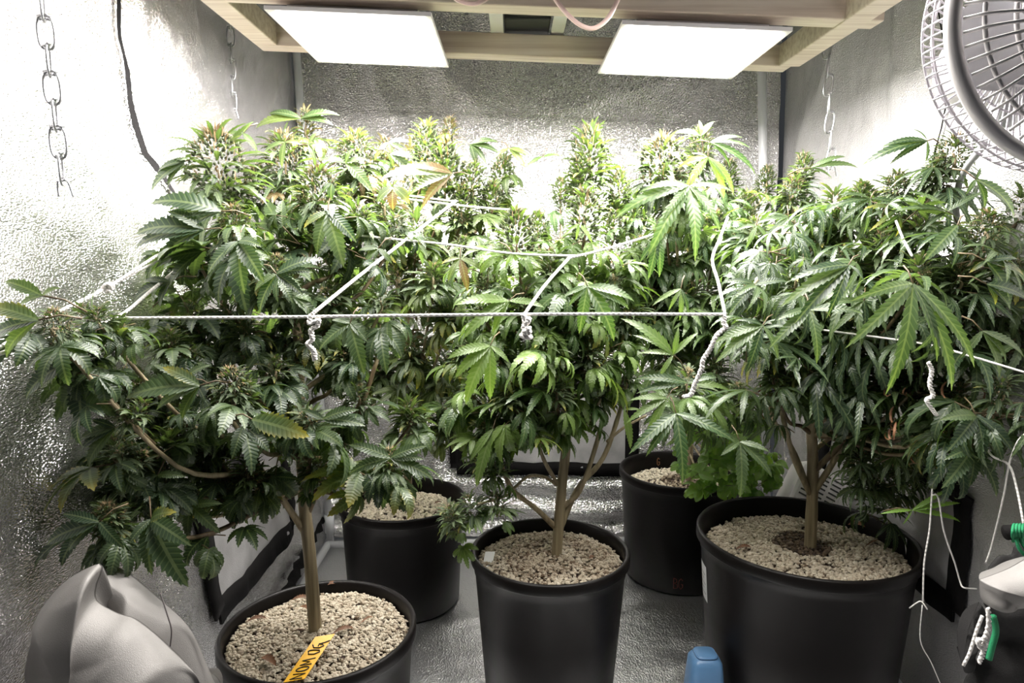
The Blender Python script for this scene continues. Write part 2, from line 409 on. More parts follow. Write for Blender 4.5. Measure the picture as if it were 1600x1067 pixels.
# long black zip seams
def seam(name, label, px, y0, fn, wd=0.008):
    pts = []
    for (x, y, d) in px:
        p = P(x, y, d); pts.append((p.y, p.z))
    o = strip(pts, wd, fn, M_black, name, None, 0.001); return tag(o, label, None, None, 'structure')
seam('trim_7', 'black zip seam running down the bright left wall', [(203, -60, .985), (204, 60, .99), (208, 110, .995), (222, 175, 1.01), (232, 240, 1.03), (262, 330, 1.09), (285, 420, 1.14)], 0, fl, 0.010)
seam('trim_8', 'thin black seam on the right wall behind the fan cage', [(1455, -60, 1.17), (1476, 120, 1.11), (1480, 200, 1.11), (1473, 250, 1.12)], 0, fr, 0.005)
# wrinkled dark gap of the floor lining beside the left wall
mb = MB(); V = []; F = []
for i in range(31):
    t = i / 30; p = PZ(432 + 70 * t, 962 - 150 * t, 0.035 + 0.03 * t); q = Vector((0.012 + 0.005 * math.sin(i * 1.7), 0, 0.006 * math.sin(i * 2.3)))
    V += [tuple(p - q), tuple(p + Vector((0, 0, 0.012))), tuple(p + q)]
    if i: b = 3 * i; F += [(b - 3, b - 2, b + 1, b), (b - 2, b - 1, b + 2, b + 1)]
mb.add(V, F); tag(obj('trim_9', mb, M_black), 'dark wrinkled gap of the floor lining beside the left wall', None, None, 'structure')

# ------------------------------------------------------------------ wooden frame and grow lights
BL = P(405, 58, 1.36); BR = P(1231, 92, 1.36)
dX = (BR - BL).normalized()
FZ = Vector((0, 0, 1)); 
def bar(a, b, name, parent, sz=(0.040, 0.040)):
    d = (b - a).normalized(); s = d.cross(Vector((0, 0, 1))).normalized(); u = s.cross(d)
    R = np.array([d, s, u]).T
    mb = MB(); mb.box(tuple((a + b) / 2), ((b - a).length, sz[0], sz[1]), R); mb.v = [mb.v[0]]
    o = obj(name, mb, M_wood, parent, smooth=False, bevel=0.002); return o
frame = thing('light_frame', 'pale pine frame hanging under the tent roof and carrying the grow lights', 'frame', (BL + BR) / 2)
back_b = bar(BL, BR, 'back_rail', frame)
slope = lambda x, y: BL.z + (x - BL.x) * dX.z / dX.x
up = 0.0
def FP(x, y, dz=0): return Vector((x, y, slope(x, y) + dz))
xl, xr = BL.x, BR.x
bar(FP(xl + 0.02, 0.56, 0.0), FP(xl + 0.02, 1.34, 0.0), 'side_rail', frame)
bar(FP(xr - 0.005, 0.56, 0.0), FP(xr - 0.005, 1.34, 0.0), 'side_rail', frame)
bar(FP(xl, 1.10, -0.0), FP(xr + 0.035, 1.10, -0.0) + Vector((0, 0, 0)), 'cross_rail', frame, (0.040, 0.038))
bar(FP(xl, 0.56, 0.0), FP(xr, 0.56, 0.0), 'front_rail', frame)
def panel(label, cx, cy, wd, dp, mled=None):
    z = slope(cx, cy) - 0.036
    root = thing('grow_light', label, 'light', (cx, cy, z), 'flat LED grow light boards under the pine frame')
    ang = math.atan2(dX.z, dX.x)
    mb = MB(); R = Matrix.Rotation(-ang, 3, 'Y')
    for nm, (sx, sy, sz), dz, mat in (('board', (wd, dp, 0.006), 0.0, M_white), ('heat_sink', (wd * 0.8, dp * 0.8, 0.012), 0.009, M_steel)):
        mb = MB(); mb.box((0, 0, dz), (sx, sy, sz)); o = rawobj(nm, mb.mesh(nm, mat, False), root); o.rotation_euler = (0, -ang, 0)
    mb = MB(); h = (wd / 2 - 0.012, dp / 2 - 0.012)
    mb.add([(-h[0], -h[1], -0.0045), (h[0], -h[1], -0.0045), (h[0], h[1], -0.0045), (-h[0], h[1], -0.0045)], [(3, 2, 1, 0)])
    o = rawobj('led_array', mb.mesh('led_array', mled or M_led, False), root); o.rotation_euler = (0, -ang, 0)
    return root
zb = BL.z - 0.03
r1 = P(935, 80, 1.37); r2 = P(1144, 91, 1.37)
panel('glaring flat LED board at the back right under the pine frame', (r1.x + r2.x) / 2, 1.225, r2.x - r1.x, 0.29)
l1 = P(496, 66, 1.37); l2 = P(701, 70, 1.37)
panel('glaring flat LED board at the back left under the pine frame', (l1.x + l2.x) / 2, 1.225, l2.x - l1.x, 0.29)
panel('flat LED board above the front right pot, nearer the opening', (r1.x + r2.x) / 2 + .03, 0.79, r2.x - r1.x, 0.29, M_led_dim)
panel('flat LED board above the front left pot, nearer the opening', (l1.x + l2.x) / 2 + .0, 0.82, l2.x - l1.x, 0.29, M_led_dim)

# white bracket with driver lying over the rails
br = thing('driver_bracket', 'white slotted metal bracket lying across the pine frame between the two lights', 'bracket', FP(0.02, 1.30, 0.03))
zt = slope(0.02, 1.3) + 0.024
mb = MB()
for x in (-0.028, 0.085): mb.box((x, 1.22, zt), (0.024, 0.33, 0.004))
obj('rail', mb, M_white, br, False, 0.001)
mb = MB(); mb.box((0.028, 1.235, zt + 0.001), (0.10, 0.016, 0.004)); obj('cross_plate', mb, M_white, br, False, 0.001)
mb = MB(); mb.box((0.028, 1.155, zt + 0.001), (0.10, 0.085, 0.004)); obj('cross_plate', mb, M_white, br, False, 0.001)
mb = MB(); mb.box((0.028, 1.345, zt + 0.012), (0.085, 0.10, 0.012)); obj('driver_box', mb, M_slot, br, False, 0.003)
mb = MB(); mb.tube(smoothpath([P(771, -20, 1.12), P(774, 12, 1.14), P(800, 22, 1.15), P(840, 24, 1.15), P(868, 20, 1.14), P(876, 8, 1.13), P(868, -20, 1.12)]), 0.0014, 6)
tag(obj('thin_wire', mb, M_wirek), 'thin dark wire looped over the white bracket', 'wire')
def cable(label, px, r, mat=None, name='power_cable', cat='cable', group=None):
    mb = MB(); mb.tube(smoothpath([P(*p) for p in px], 8), r, 8); return tag(obj(name, mb, mat or M_copper), label, cat, group)
cable('pale pink power cable looping down beside the right grow light', [(855, -20, 1.0), (880, 15, 1.0), (905, 38, 1.0), (928, 44, 1.0), (950, 28, 1.0), (965, 0, 1.0), (975, -25, 1.0)], 0.0032)
mb = MB()
for k in range(3): mb.tube(smoothpath([P(698, -14 - k * 3, 1.0), P(715, 2 - k * 3, 1.0), P(740, 8 - k * 2, 1.0), P(762, -1 - k * 3, 1.0), P(775, -18, 1.0)], 8), 0.0015, 6)
tag(obj('cable_coil', mb, M_copper), 'pinkish cable coil hanging beside the left grow light', 'cable')
mb = MB(); pk = P(1106, 2, 1.09); mb.lathe([(0, -0.006), (0.005, -0.004), (0.006, 0.002), (0.004, 0.010), (0, 0.011)], 16, pk)
tag(obj('push_pin', mb, M_pink), 'small pink plastic clip on the rail above the right light', 'clip')

# ------------------------------------------------------------------ chains
def chain(label, top, n, pitch, lean=(0, 0, 0), wire=0.0014, wid=0.016, hook=True, yaw0=0.35):
    root = thing('hanging_chain', label, 'chain', top, 'wire chains hanging from the tent roof')
    def linkmesh():
        mb = MB(); L = pitch * 1.22; W = wid; pts = []
        for k in range(24):
            a = 2 * PI * k / 24
            x = W / 2 * math.copysign(abs(math.cos(a)) ** 0.7, math.cos(a)); z = L / 2 * math.copysign(abs(math.sin(a)) ** 0.75, math.sin(a)); pts.append((x, 0, z))
        pts.append(pts[0]); pts.append(pts[1]); mb.tube(pts, wire, 6, caps=False)
        for q in (-1, 1):
            mb.tube([(-W * 0.42, 0.0015 * q, L * 0.43 - q * 0.0016), (0, 0.003 * q, L * 0.465 - q * 0.0016), (W * 0.50, 0.0015 * q, L * 0.44 - q * 0.0016)], wire, 6)
        return mb.mesh('chain_link', M_steel)
    me = linkmesh(); d = Vector(lean)
    for k in range(n):
        o = rawobj('link', me, root); o.location = Vector((0, 0, -pitch * (k + .5))) + d * k; o.rotation_euler = (0, math.atan2(-d.x, pitch), yaw0 + (k % 2) * PI / 2)
    if hook:
        mb = MB(); e = Vector((0, 0, -pitch * n)) + d * n + Vector(top)
        mb.tube(smoothpath([e + Vector((-0.006, 0, -0.016)), e + Vector((-0.006, 0, -0.001)), e + Vector((0, 0, 0.005)), e + Vector((0.006, 0, 0.0)), e + Vector((0.010, 0.001, -0.016))]), wire, 6)
        mb.tube([e + Vector((-0.010, 0, 0.002)), e + Vector((0.006, -0.003, 0.002))], wire, 6); obj('open_end', mb, M_steel, root)
    return root
t = P(50, -150, 0.79); t2 = P(98, 285, 0.79); n = 10; dl = (t2 - t) / n
chain('nearest silver wire chain hanging against the left wall', t, n, -dl.z, (dl.x, 0, 0))
t = P(356, -60, 1.40); t2 = P(364, 172, 1.40); n = 9; dl = (t2 - t) / n
chain('small silver chain hanging in the back left corner by the frame', t, n, -dl.z, (dl.x, 0, 0), 0.0012, 0.014)
t = P(1292, 30, 1.36); t2 = P(1300, 262, 1.36); n = 8; dl = (t2 - t) / n
chain('silver chain hanging against the right wall below the frame', t, n, -dl.z, (dl.x, 0, 0), 0.0014, 0.015, yaw0=1.3)
for k, (x, d) in enumerate(((356, 1.40), (1292, 1.36), (50, .79))):
    tp = P(x, -60 if k == 0 else (30 if k == 1 else -150), d); 
    mb = MB(); mb.tube([tp + Vector((0, 0, -0.003)), (tp.x, tp.y, ZT - 0.01)], 0.0014, 6); tag(obj('hanging_wire', mb, M_steel), ['thin steel wire above the back left chain', 'thin steel wire above the right wall chain', 'thin steel wire above the nearest left chain'][k], 'wire')

# ------------------------------------------------------------------ fan
def make_fan():
    ctr = P(1687, 40, 0.62)
    root = thing('wall_fan', 'white and grey round fan with wire cage in the top right corner', 'fan', ctr)
    ax = Vector((0.10, -1, 0.06)).normalized()          # facing direction
    Rm = ax.to_track_quat('Z', 'Y').to_matrix().to_4x4()
    R = 0.121
    def put(nm, mb, mat, smooth=True, par=root, rot=0.0):
        o = rawobj(nm, mb.mesh(nm, mat, smooth), par)
        if par is root: o.rotation_euler = (Rm.to_3x3() @ Matrix.Rotation(rot, 3, 'Z')).to_euler()
        else: o.rotation_euler = (0, 0, rot)
        return o
    mb = MB(); mb.lathe([(R - .002, -0.005), (R + 0.002, -0.0045), (R + 0.0035, -0.001), (R + 0.0025, 0.004), (R - 0.002, 0.006), (R - 0.007, 0.0055), (R - 0.0085, 0.001), (R - .002, -0.005)], 96)
    put('rim_band', mb, M_fanp)
    g = MB(); g.lathe([(0.030, 0.026), (0.0285, 0.030), (0.0, 0.032)], 40); g.lathe([(0.0, 0.020), (0.030, 0.020), (0.030, 0.026)], 40)
    hub = put('centre_cap', g, M_fanp)
    sp = MB(); pts = []
    for k in range(9):
        t = k / 8; r = 0.029 + (R - 0.008 - 0.029) * t; pts.append((r, 0, 0.006 + 0.022 * math.sqrt(max(0, 1 - t ** 2.4))))
    sp.tube(pts, 0.0014, 6); spm = sp.mesh('spoke', M_fanp)
    for k in range(60):
        o = rawobj('spoke', spm, root); o.rotation_euler = (Rm.to_3x3() @ Matrix.Rotation(2 * PI * k / 60, 3, 'Z')).to_euler()
    for rr, z in ((0.052, 0.024), (0.078, 0.021), (0.101, 0.015)):
        mb = MB(); mb.tube([(rr * math.cos(a * PI / 32), rr * math.sin(a * PI / 32), z) for a in range(65)], 0.0022, 6, caps=False); put('grille_ring', mb, M_fanp)
    cw = MB(); cw.tube(smoothpath([(R - 0.002, 0, -0.004), (R - 0.001, 0, -0.020), (R - 0.004, 0, -0.038), (R - 0.022, 0, -0.050), (0.06, 0, -0.056), (0.035, 0, -0.058)], 5), 0.0010, 5); cwm = cw.mesh('cage_wire', M_fanw)
    for k in range(72):
        o = rawobj('cage_wire', cwm, root); o.rotation_euler = (Rm.to_3x3() @ Matrix.Rotation(2 * PI * (k + .5) / 72, 3, 'Z')).to_euler()
    for rr, z in ((R - 0.001, -0.021), (R - 0.004, -0.038), (R - 0.022, -0.050), (0.06, -0.057)):
        mb = MB(); mb.tube([(rr * math.cos(a * PI / 36), rr * math.sin(a * PI / 36), z) for a in range(73)], 0.0012, 6, caps=False); put('cage_ring', mb, M_fanw)
    for b in range(4):
        mb = MB(); V = []; F = []
        for i in range(9):
            t = i / 8; r = 0.026 + 0.080 * t; w_ = 0.35 + 0.55 * math.sin(PI * min(1, t * 0.9 + 0.1)) * 0.8
            for j in range(7):
                s = j / 6 - .5; a = s * w_ * 1.6 + 0.25 * t; V.append((r * math.cos(a), r * math.sin(a), -0.012 + 0.020 * s * (1 - .3 * t)))
        for i in range(8):
            for j in range(6): q = i * 7 + j; F.append((q, q + 1, q + 8, q + 7))
        mb.add(V, F); put('blade', mb, M_fang, True, root, b * PI / 2)
    mb = MB(); mb.lathe([(0, 0.004), (0.028, 0.002), (0.030, -0.02), (0.030, -0.03)], 32); put('blade_hub', mb, M_fang)
    mb = MB(); mb.lathe([(0.034, -0.055), (0.040, -0.065), (0.040, -0.12), (0.030, -0.14), (0, -0.145)], 40); put('motor_housing', mb, M_fanp)
    mb = MB(); a = ctr + Vector((0.02, 0.10, -0.02)); mb.tube(smoothpath([a, a + Vector((0.03, 0.05, -0.03)), P(1640, 120, .80), P(1640, 60, 1.0)]), 0.010, 10)
    obj('bracket_arm', mb, M_fang, root)
    return root
make_fan()
cable('grey power cord of the fan curving down behind the leaves', [(1545, 215, .86), (1527, 240, .90), (1510, 262, .95), (1498, 290, .98), (1494, 320, 1.0), (1496, 360, 1.02)], 0.0045, simple('grey_cord', (0.42, 0.41, 0.44), 0.5), 'fan_lead', 'cable')

# ------------------------------------------------------------------ pots
def frustum_quad(mb, c, rad, ang0, ang1, z0, z1, rfun, lift, n=6):
    V = []; F = []
    for i in range(n + 1):
        a = ang0 + (ang1 - ang0) * i / n
        for z in (z0, z1): r = rfun(z) + lift; V.append((c[0] + r * math.cos(a), c[1] + r * math.sin(a), c[2] + z))
    for i in range(n): F.append((2 * i, 2 * i + 2, 2 * i + 3, 2 * i + 1))
    mb.add(V, F)
ICO = None
def ico():
    p = (1 + 5 ** .5) / 2
    v = np.array([(-1, p, 0), (1, p, 0), (-1, -p, 0), (1, -p, 0), (0, -1, p), (0, 1, p), (0, -1, -p), (0, 1, -p), (p, 0, -1), (p, 0, 1), (-p, 0, -1), (-p, 0, 1)], float); v /= np.linalg.norm(v[0])
    f = np.array([(0, 11, 5), (0, 5, 1), (0, 1, 7), (0, 7, 10), (0, 10, 11), (1, 5, 9), (5, 11, 4), (11, 10, 2), (10, 7, 6), (7, 1, 8), (3, 9, 4), (3, 4, 2), (3, 2, 6), (3, 6, 8), (3, 8, 9), (4, 9, 5), (2, 4, 11), (6, 2, 10), (8, 6, 7), (9, 8, 1)]); return v, f
IV, IF = ico()
def grains(root, c, rr, zf, n, size, tonefn, name='perlite'):
    gm = M_grain_fresh if tonefn in (tB, tD) else M_grain
    a = rng.random(n) * 2 * PI; r = rr * np.sqrt(rng.random(n)); x = r * np.cos(a); y = r * np.sin(a)
    sc_ = size * (0.5 + 0.9 * rng.random(n)); T = np.array([tonefn(xx, yy) for xx, yy in zip(x, y)]) + rng.normal(0, .13, n)
    z = np.array([zf(xx, yy) for xx, yy in zip(x, y)]) + rng.random(n) * size * 0.8
    S = 1 + rng.normal(0, .22, (n, 12, 3)); ax = np.stack([1 + .3 * rng.random(n), 1 - .2 * rng.random(n), .7 + .3 * rng.random(n)], -1)
    V = IV[None] * S * sc_[:, None, None] * ax[:, None, :] * 0.5 + np.stack([x, y, z], -1)[:, None, :]
    V = V.reshape(-1, 3); F = (IF[None] + (np.arange(n) * 12)[:, None, None]).reshape(-1, 3)
    me = bpy.data.meshes.new(name); me.from_pydata(V.tolist(), [], F.tolist()); me.materials.append(gm)
    at = me.attributes.new('tone', 'FLOAT', 'POINT'); at.data.foreach_set('value', np.clip(np.repeat(T, 12), 0.01, 1))
    o = rawobj(name, me, root); o.location = (0, 0, c); o['kind'] = 'stuff'; return o
def make_pot(root, R, Hh, taper, fill, ng, gs, tonefn, mound=0.012, dirt=None):
    """pot, soil and perlite as parts of root; returns z of surface"""
    rb = R * taper
    rf = lambda z: rb + (R * 0.965 - rb) * z / Hh
    prof = [(0, 0.004), (rb - .006, 0.004), (rb - 0.004, 0.0), (rb, 0.004), (rf(Hh * .5), Hh * .5), (rf(Hh - 0.040), Hh - 0.040), (rf(Hh - 0.036) + .0015, Hh - 0.036), (rf(Hh - 0.022) + 0.002, Hh - 0.022),
            (R - 0.002, Hh - 0.020), (R, Hh - 0.017), (R, Hh - 0.003), (R - 0.002, Hh), (R - 0.006, Hh), (R - 0.0085, Hh - 0.003), (R - 0.010, Hh - 0.02), (rf(Hh * .6) - 0.004, Hh * .6), (rb - 0.006, 0.02), (0, 0.02)]
    mb = MB(); mb.lathe(prof, 96); pot = rawobj('pot', mb.mesh('pot', M_pot), root)
    zs = Hh - fill; rs = rf(zs) - 0.006
    zf = lambda x, y: mound * (1 - (math.hypot(x, y) / rs) ** 2) + 0.005 * noise.noise(Vector((x * 25, y * 25, R)))
    mb = MB(); V = []; F = []
    for j in range(13):
        for k in range(48):
            r = rs * j / 12; a = 2 * PI * k / 48; V.append((r * math.cos(a), r * math.sin(a), zs + zf(r * math.cos(a), r * math.sin(a)) - 0.001))
    for j in range(12):
        for k in range(48): F.append((j * 48 + k, (j + 1) * 48 + k, (j + 1) * 48 + (k + 1) % 48, j * 48 + (k + 1) % 48))
    mb.add(V, F); rawobj('soil', mb.mesh('soil', M_soil), root)
    grains(root, zs, rs - 0.002, zf, ng, gs, tonefn)
    return zs, rf

exec_after = []
# plant name : pot centre, radius, height, fill depth, trunk, leaf style
POTS = {
 'A': dict(c=(-0.281, 0.932), R=0.140, H=0.240, tp=0.86, fill=0.020),
 'B': dict(c=(-0.244, 1.465), R=0.140, H=0.236, tp=0.88, fill=0.038),
 'C': dict(c=(0.067, 1.151), R=0.140, H=0.259, tp=0.82, fill=0.026),
 'D': dict(c=(0.405, 1.590), R=0.145, H=0.262, tp=0.86, fill=0.045),
 'E': dict(c=(0.505, 1.127), R=0.180, H=0.298, tp=0.84, fill=0.040),
}
LAB = {
 'A': 'bushy cannabis plant in the front left black pot with the yellow lettered tag',
 'B': 'tall cannabis plant in the back left black pot of bright white perlite',
 'C': 'cannabis plant in the black pot at the front centre between the two larger neighbours',
 'D': 'cannabis plant in the back right black pot with lime green sprouts low on its stem',
 'E': 'spreading long-leaved cannabis plant in the largest black pot at front right',
}
def tA(x, y): return 0.62
def tB(x, y): return 0.9
def tC(x, y): return 0.62 if math.hypot(x - .02, y + .01) > 0.10 or noise.noise(Vector((x * 14, y * 14, 3))) > 0.25 else 0.42
def tD(x, y): return 0.9 if math.hypot(x + .0, y) > 0.045 else 0.35
def tE(x, y): return 0.6 if math.hypot(x - .005, (y - .01)) > 0.048 + 0.01 * noise.noise(Vector((x * 30, y * 30, 0))) else 0.12
roots = {}
for k, spec in POTS.items():
    roots[k] = thing('potted_cannabis', LAB[k], 'plant', (spec['c'][0], spec['c'][1], 0.0))
    ng = {'A': 5200, 'B': 3200, 'C': 4600, 'D': 2200, 'E': 6500}[k]; gs = 0.0052 if k != 'C' else 0.0050
    spec['zs'], spec['rf'] = make_pot(roots[k], spec['R'], spec['H'], spec['tp'], spec['fill'], ng, gs if k != 'E' else 0.0060, {'A': tA, 'B': tB, 'C': tC, 'D': tD, 'E': tE}[k])

# ------------------------------------------------------------------ leaf meshes
def leaflet(mb, L, W, ang, base=(0, 0, 0), droop=0.3, curl=0.6, fold=0.25, nseg=10, tw=0.0, tone=0.0, mi=0, serr=0.24, pitch0=0.0, basis=None):
    """one serrated leaflet leaving base in direction ang of the xy plane; bends down along its length"""
    def shp(t): return W * (math.sin(PI * min(1, t ** 0.85)) ** 0.85) * (1 - 0.25 * t) if 0 < t < 1 else 0.0
    pos = []; x = 0; z = 0; th = pitch0 - droop * 0.2
    st = 4 * nseg; xs = [0]; zs = [0]; ths = [th]
    for i in range(st):
        t = (i + .5) / st; th = pitch0 - droop * (0.2 + t) - curl * t * t
        x += L / st * math.cos(th); z += L / st * math.sin(th); xs.append(x); zs.append(z); ths.append(th)
    def pt(t, v):
        f = t * st; i = min(int(f), st - 1); fr_ = f - i
        X = xs[i] + (xs[i + 1] - xs[i]) * fr_; Z = zs[i] + (zs[i + 1] - zs[i]) * fr_; th = ths[i]
        up_ = (-math.sin(th), math.cos(th)); a = fold * abs(v) + tw * t * v
        return (X + up_[0] * a, v, Z + up_[1] * a)
    V = []; UV = []; F = []
    for i in range(nseg + 1):
        t = i / nseg; V.append(pt(t, 0)); UV.append((t, 0.5))
    for sgn in (1, -1):
        b = len(V)
        for i in range(nseg):
            t = i / nseg; t2 = min(1, (i + 1.05) / nseg)
            w0 = shp(t) * (1 - serr if i else 0.6); w1 = shp(min(0.985, (i + 0.72) / nseg)) * 1.04
            if i == 0: w0 = W * 0.10
            V.append(pt(t, sgn * w0)); UV.append((t, 0.5 + sgn * 0.5 * (w0 / W if W else 0)))
            V.append(pt(min(1, (i + 0.98) / nseg), sgn * w1 * (0.98 if i < nseg - 1 else 0.0))); UV.append((t2 if t2 <= 1 else 1, 0.5 + sgn * 0.5 * min(1, w1 / W)))
        for i in range(nseg):
            n0 = b + 2 * i; tp = n0 + 1; n1 = b + 2 * i + 2
            q = [(i, n0, tp, i + 1)]
            if i < nseg - 1: q.append((i + 1, tp, n1))
            for f in q: F.append(f if sgn < 0 else f[::-1])
    V = np.array(V); ca, sa = math.cos(ang), math.sin(ang)
    V = V @ np.array([[ca, sa, 0], [-sa, ca, 0], [0, 0, 1]])
    if basis is not None: V = V @ np.array(basis).T
    mb.add(V + np.array(base), F, mi, UV, tone)
def fan_leaf_mesh(name, mat, n, W, droop, curl, spread, seed, nseg=10, pet=0.5, petmat=None, fold=0.25):
    """palmate leaf, central leaflet length 1, junction at origin, stalk runs back along -x"""
    r = random.Random(seed); mb = MB()
    lens = {3: [1, .78], 5: [1, .88, .62], 7: [1, .92, .74, .45], 9: [1, .95, .82, .6, .35]}[n]
    for i in range(n):
        k = (i + 1) // 2; sg = 1 if i % 2 else -1
        L = lens[k] * r.uniform(.93, 1.05); a = sg * spread * k * (1 + .08 * k) * r.uniform(.88, 1.12)
        leaflet(mb, L, W * (0.55 + 0.45 * L) * r.uniform(.9, 1.1), a, (0, 0, 0), droop * r.uniform(.6, 1.35), curl * r.uniform(.5, 1.5), fold * r.uniform(.6, 1.3), nseg, r.uniform(-.35, .35), 0.0, 0, pitch0=r.uniform(-.1, .12))
    mb.tube([(-pet, 0, -pet * .45), (-pet * .5, 0, -pet * .16), (0, 0, 0)], [0.018, 0.014, 0.012], 5, 1)
    return mb.mesh(name, [mat, petmat or M_stemd])
VAR = {}
def variants(key, mat, Ws, ns, spread, seed):
    out = []
    for i in range(9):
        dr = (0.35, 0.75, 1.15)[i % 3]; cu = (0.4, 0.9, 1.5)[(i // 3) % 3]
        out.append(fan_leaf_mesh('fan_leaf_' + key, mat, ns[i % len(ns)], Ws[i % len(Ws)], dr, cu, spread, seed + i, 9))
    VAR[key] = out
variants('A', ML['A'], (0.19, 0.165, 0.18), (5, 5, 7, 3), math.radians(33), 100)
variants('B', ML['B'], (0.17, 0.15), (5, 7, 5), math.radians(31), 200)
variants('C', ML['C'], (0.135, 0.12, 0.15), (7, 5, 7), math.radians(29), 300)
variants('D', ML['D'], (0.115, 0.10), (7, 7, 5), math.radians(28), 400)
variants('E', ML['E'], (0.080, 0.070, 0.095), (7, 7, 5, 9), math.radians(27), 500)
variants('S', ML['S'], (0.30, 0.26), (3, 3, 5), math.radians(42), 600)

# ------------------------------------------------------------------ bud meshes (length 1 along z)
def bud_mesh(name, kind, seed, rad, ncal, nleaf, leaflen, npist, elev):
    r = random.Random(seed); mb = MB(); pm = MB()
    prof = lambda t: rad * (0.45 + 0.75 * math.sin(PI * (0.12 + 0.80 * t)) ** 1.0) * (1.0 if t < .8 else 1 - (t - .8) * 2.6)
    ga = 2.39996
    def basis(az, el):
        d = Vector((math.cos(az) * math.cos(el), math.sin(az) * math.cos(el), math.sin(el)))
        s = Vector((-math.sin(az), math.cos(az), 0)); u = d.cross(s); return d, s, u
    for i in range(ncal):
        t = (i + r.random()) / ncal; az = i * ga + r.uniform(-.3, .3); lump = 1 + 0.22 * math.sin(az * 3 + t * 14)
        rr = prof(t) * lump * r.uniform(.75, 1.0); el = 0.3 + 0.9 * t + r.uniform(-.3, .3); d, s, u = basis(az, el)
        p = Vector((math.cos(az) * rr, math.sin(az) * rr, t)); l = (0.075 if kind == 'p' else 0.095) * r.uniform(.7, 1.25); w_ = l * 0.33
        a = p - d * l * .4; tip = p + d * l * .75; V = [a]
        for k in range(4): c_ = math.cos(k * PI / 2 + .4); s_ = math.sin(k * PI / 2 + .4); V.append(p + (s * c_ + u * s_) * w_)
        V.append(tip)
        mb.add([tuple(v) for v in V], [(0, 2, 1), (0, 3, 2), (0, 4, 3), (0, 1, 4), (5, 1, 2), (5, 2, 3), (5, 3, 4), (5, 4, 1)], 1, None, 0.01)
    for i in range(nleaf):
        t = (i + .5) / nleaf * .97; az = i * ga + 1.0 + r.uniform(-.4, .4); el = elev[0] + (elev[1] - elev[0]) * t + r.uniform(-.25, .25); d, s, u = basis(az, el)
        rr = prof(t) * .6; p = (math.cos(az) * rr, math.sin(az) * rr, t)
        L = leaflen * (1.15 - 0.65 * t) * r.uniform(.6, 1.25)
        leaflet(mb, L, L * r.uniform(.10, .16), 0, p, r.uniform(.1, .6), r.uniform(.1, .9), .35, 6, r.uniform(-.4, .4), tone=r.random(), mi=0, basis=np.array([d, s, u]).T)
        if i % 3 == 0:
            for q in (-.5, .5): leaflet(mb, L * .7, L * .10, q, p, r.uniform(.1, .6), .5, .35, 5, 0, tone=r.random(), mi=0, basis=np.array([d, s, u]).T)
    for i in range(npist):
        t = 1 - .75 * r.random() ** 1.7; az = r.random() * 2 * PI; lump = 1.05
        rr = prof(min(t, 1)) * lump * r.uniform(.7, 1.05); el = r.uniform(-.2, 1.4); d, s, u = basis(az, el)
        p = Vector((math.cos(az) * rr, math.sin(az) * rr, t)); l = 0.13 * r.uniform(.6, 1.3); k = s * 0.008
        q = p + d * l * .55; e = p + d * l + u * l * r.uniform(-.5, .4)
        pm.add([tuple(x) for x in (p - k, p + k, q + k * .8, q - k * .8, e)], [(0, 1, 2, 3), (3, 2, 4)])
    return mb.mesh(name, [MB_[kind], M_cal]), pm.mesh('pistils', M_pist)
BUD = {
 'g': [bud_mesh('flower_bud', 'g', 10 + i, 0.24, 150, 84, 0.42, 110, (0.2, 1.2)) for i in range(3)],       # tall lime cola
 'p': [bud_mesh('flower_bud', 'p', 20 + i, 0.31, 230, 74, 0.62, 260, (-0.25, 0.85)) for i in range(4)],      # broad clump with cream hairs
 's': [bud_mesh('flower_bud', 'p', 30 + i, 0.27, 70, 34, 0.95, 130, (0.0, 1.1)) for i in range(4)],           # small, spiky
 'r': [bud_mesh('flower_bud', 'r', 40 + i, 0.20, 90, 30, 0.50, 60, (0.3, 1.2)) for i in range(2)],
}
DIM = {'g': 1.0, 'p': 1.0, 's': 1.0, 'r': 1.0}

